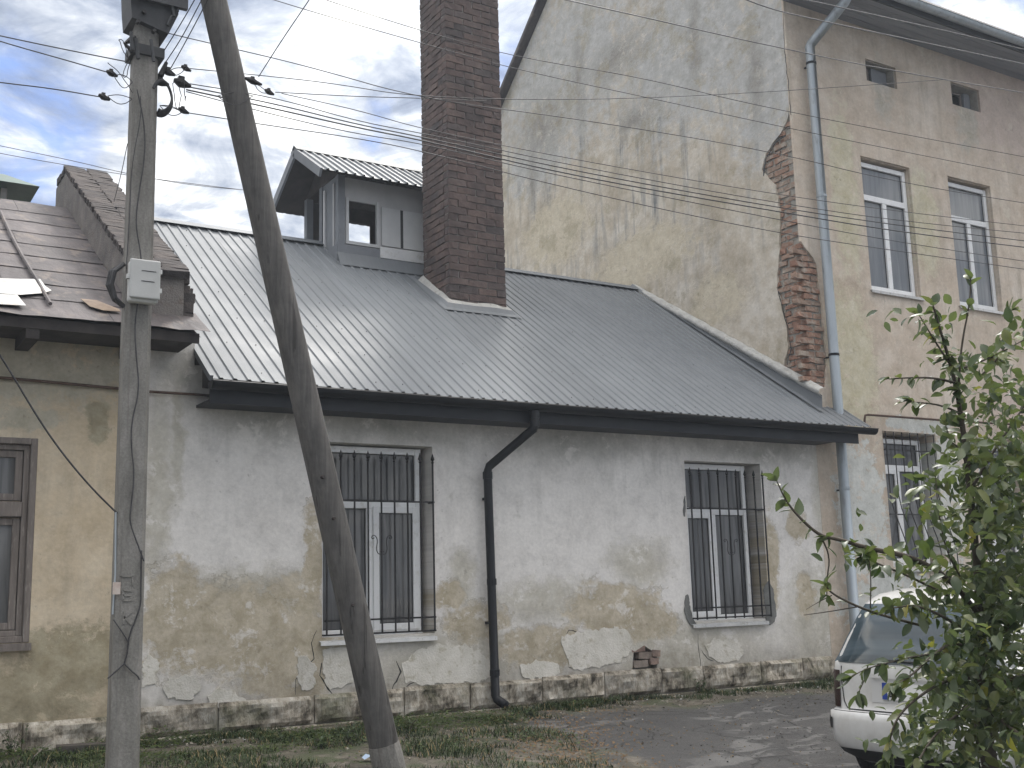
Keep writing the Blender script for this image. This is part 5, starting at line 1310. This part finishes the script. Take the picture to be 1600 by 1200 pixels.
    for i, (p, d, s, m) in enumerate(leaves):
        me = random.choice(meshes[m]); mx = lm(p, d, s)
        if i < 290:
            o = bpy.data.objects.new('leaf', me); C.objects.link(o); o.parent = t_; o.matrix_parent_inverse = Matrix.Translation(-wloc(t_)); o.matrix_basis = mx
        else: rest.add([mx @ v.co for v in me.vertices], [tuple(q.vertices) for q in me.polygons], m)
    o = rest.build('foliage', ML, t_, smooth=True, fix=False); tag(o, kind='stuff')
tree()
# ============================================================ VERGE: grass, weeds, litter
def grass():
    mb = MB(); n = 0
    while n < 34000:
        r = random.random()
        if r < .5: x = random.uniform(.3, 5.6); y = random.uniform(-4.0, -.15)
        elif r < .85: x = random.uniform(1.0, 10.4); y = -.13-abs(random.gauss(0, .35))
        else: x = random.uniform(2.5, 7.0); y = random.uniform(-2.2, -.2)
        dn = mnoise.noise(Vector((x*1.3, y*1.6, 5)))+.5*mnoise.noise(Vector((x*4, y*4, 1)))
        if dn < (-.05 if x < 5.5 else .12): continue
        if x > 6 and y < -.8: continue
        h = random.uniform(.015, .055)*(1+1.1*max(0, dn)); a = random.uniform(0, 6.28); w = random.uniform(.002, .0045)
        z = gz(x, y)-.01; bx, by = math.cos(a)*h*random.uniform(.3, 1.1), math.sin(a)*h*.8; sx, sy = -math.sin(a)*w, math.cos(a)*w
        mi = 0 if random.random() < .6 else (1 if random.random() < .75 else 2)
        mb.add([(x-sx, y-sy, z), (x+sx, y+sy, z), (x+bx*.45+sx*.7, y+by*.45+sy*.7, z+h*.65), (x+bx*.45-sx*.7, y+by*.45-sy*.7, z+h*.65), (x+bx, y+by, z+h)], [(0, 1, 2, 3), (3, 2, 4)], mi); n += 1
    g = [noisy('grass_green', (.025, .04, .014), (.05, .075, .026), 3, bump=0), noisy('grass_dark', (.018, .035, .015), (.035, .055, .022), 3, bump=0), noisy('grass_dry', (.20, .15, .07), (.28, .22, .12), 3, bump=0)]
    o = mb.build('grass', g, fix=False); tag(o, kind='stuff', label='short rough grass on the verge below the walls', cat='grass')
grass()
ML_weed = ML[1]
def weed(px, py, s, label, n=16):
    # stands where the pixel's ray meets the ground
    d = ray(px, py); y = -1.0
    for _ in range(30):
        t = (gz(EYE.x+d.x*((y-EYE.y)/d.y), y)-EYE.z)/d.z; y2 = EYE.y+d.y*t; y = y*.5+min(-.15, y2)*.5
    x = EYE.x+d.x*((y-EYE.y)/d.y); b = Vector((x, y, gz(x, y)))
    t_ = thing('weed', label, 'weed', b, 'weeds growing along the foot of the wall')
    st = MB(); k = 0
    for q in range(n):
        a = random.uniform(0, 6.28); h = random.uniform(.3, 1)*s; e = b+Vector((math.cos(a)*h*.6, math.sin(a)*h*.35, h))
        st.tube([b, b.lerp(e, .5)+Vector((0, 0, .02)), e], .0018, 4)
        for u in (.55, .75, .9, 1):
            p = b.lerp(e, u); dd = Vector((random.gauss(0, 1), random.gauss(0, 1), random.gauss(0, .4))).normalized(); sc_ = random.uniform(.35, .6)
            me = bpy.data.meshes.get('weedleaf') or leaf_mesh(0, 1, .4, 'weedleaf')
            xx_ = dd.cross(Vector((0, 0, 1))).normalized(); zz_ = xx_.cross(dd); mx = Matrix((xx_*sc_, dd*sc_, zz_*sc_)).transposed().to_4x4(); mx.translation = p
            if k < 60: 
                o = bpy.data.objects.new('leaf', me); C.objects.link(o); o.parent = t_; o.matrix_parent_inverse = Matrix.Translation(-b); o.matrix_basis = mx
            k += 1
    st.build('stems', M_bark, t_)
weed(545, 1160, .17, 'bushy dark weed left of the leaning pole foot at the wall'); weed(640, 1145, .14, 'low weed just right of the leaning pole foot')
weed(500, 1170, .12, 'small weed furthest left of the leaning pole'); weed(1094, 1082, .15, 'dark weed in the wall crack below the right barred window', 12)
weed(830, 1120, .09, 'small weed at the wall just right of the black downpipe', 10); weed(960, 1100, .09, 'low weed between the downpipe and the brick niche', 10); weed(20, 1180, .22, 'tall grassy weed in the lower left corner', 18)
weed(1170, 1085, .07, 'tiny weed below the right barred window, nearer the tall house', 8)
def scatter(name, n, region, size, m, label, cat, flat=False):
    mb = MB()
    for k in range(n):
        x, y = region(); z = gz(x, y); s = random.uniform(.4, 1)*size; a = random.uniform(0, 3.14)
        if flat:
            ca, sa = math.cos(a)*s, math.sin(a)*s
            mb.add([(x-ca, y-sa, z+.006), (x+sa*.5, y-ca*.5, z+.012+random.random()*.01), (x+ca, y+sa, z+.006+random.random()*.012), (x-sa*.5, y+ca*.5, z+.01)], [(0, 1, 2, 3)])
        else:
            pts = [(x+random.uniform(-s, s)*.6, y+random.uniform(-s, s)*.6, z+random.uniform(-.2, .6)*s) for _ in range(1)]
            mb.box((x-s/2, y-s/2, z-s*.1), (x+s/2, y+s*.4, z+s*.5), jit=s*.22)
    o = mb.build(name, m, fix=False); tag(o, label, cat, kind='stuff')
def reg(pxr, pyr):
    def f():
        px, py = random.gauss(pxr[0], pxr[1]), random.gauss(pyr[0], pyr[1]); d = ray(px, py); t = (.42-EYE.z)/d.z; p = EYE+d*t
        return p.x, min(-.14, p.y)
    return f
def gravel_region():
    x = random.uniform(3.5, 10.3); return x, random.uniform(-4.6, -.3)
scatter('gravel', 1800, gravel_region, .012, noisy('grey_gravel', (.07, .068, .065), (.15, .145, .138), 11, bump=0), 'loose grey gravel scattered on the asphalt road', 'gravel')
def cover():
    mb = MB(); n = 0
    base_ = [[(0, 0, 0), (.5, .35, .12), (.45, .75, .14), (0, 1, .02), (-.45, .75, .14), (-.5, .35, .12)]]
    while n < 9000:
        x = random.uniform(1.2, 7.2); y = -.16-abs(random.gauss(0, .75))
        if x > 5.6 and y < -.5: continue
        dn = mnoise.noise(Vector((x*1.1+9, y*1.9, 2)))
        if dn < .0: continue
        z = gz(x, y)+random.uniform(.0, .07+.12*dn)*random.random(); s_ = random.uniform(.012, .032); a = random.uniform(0, 6.28); tl = random.uniform(-.6, .5)
        ca, sa = math.cos(a), math.sin(a)
        vs = []
        for u, v, w_ in base_[0]:
            u *= s_*.8; v *= s_; w_ = w_*s_+v*tl; vs.append((x+u*ca-v*sa, y+u*sa+v*ca, z+w_))
        mb.add(vs, [(0, 1, 2, 3), (0, 3, 4, 5)], 0 if random.random() < .6 else 1); n += 1
    o = mb.build('ground_cover', [ML[0], ML[1]], fix=False); tag(o, 'low broad-leaved ground cover along the foot of the white wall', 'ground cover', kind='stuff')
cover()
scatter('dry_leaves', 1100, reg((890, 60), (1150, 20)), .018, noisy('dry_leaf_litter', (.12, .08, .045), (.24, .16, .09), 9, bump=0), 'reddish brown dry leaf litter on the road edge', 'leaf litter', True)
scatter('leaf_litter', 700, reg((900, 260), (1140, 30)), .014, noisy('old_leaf_litter', (.10, .07, .04), (.22, .17, .10), 9, bump=0), 'brown leaf litter scattered along the verge', 'leaf litter', True)
scatter('rubble', 1100, lambda: (random.uniform(1.2, 10.4), -.12-abs(random.gauss(0, .6))), .02, M_stone, 'small stone rubble along the foot of the wall', 'rubble')
scatter('plaster_crumbs', 160, lambda: (random.choice([random.gauss(8.6, .9), random.gauss(3.0, .3), random.gauss(9.6, .4)]), -.14-abs(random.gauss(0, .2))), .016, M_pvc, 'white plaster crumbs fallen below the wall', 'rubble')
def groundpt(px, py):
    d = ray(px, py); z = .45
    for _ in range(12):
        t = (z-EYE.z)/d.z; p = EYE+d*t; z = gz(p.x, p.y)
    return Vector((p.x, p.y, z))
a, b, c = groundpt(48, 1192), groundpt(90, 1165), groundpt(128, 1148)
tag(MB().tube([a+Vector((0, 0, .02)), b+Vector((0, 0, .10)), c+Vector((0, 0, .2))], [.006, .005, .003], 6).build('fallen_branch', M_wood), 'thin dry branch lying in the grass at the lower left', 'branch')
a, b = groundpt(88, 1178), groundpt(168, 1172)
tag(MB().obox(a+Vector((0, 0, .035)), b+Vector((0, 0, .03)), .16, .05).build('wooden_plank', noisy('wet_plank', (.05, .045, .04), (.09, .08, .07), 6, stretch=(1, 8, 4)), None), 'dark weathered plank on the ground left of the upright pole', 'plank')
p = groundpt(578, 1190)
tag(MB().add([tuple(p+Vector(v)) for v in ((-.05, -.02, .02), (0, -.03, .045), (.05, -.01, .02), (.04, .04, .03), (-.01, .05, .05), (-.05, .03, .03))], [(0, 1, 4, 5), (1, 2, 3, 4)]).build('plastic_scrap', mat('pale_blue_plastic', color=(.35, .45, .6), rough=.4)), 'crumpled pale blue plastic scrap in the grass by the leaning pole', 'litter')
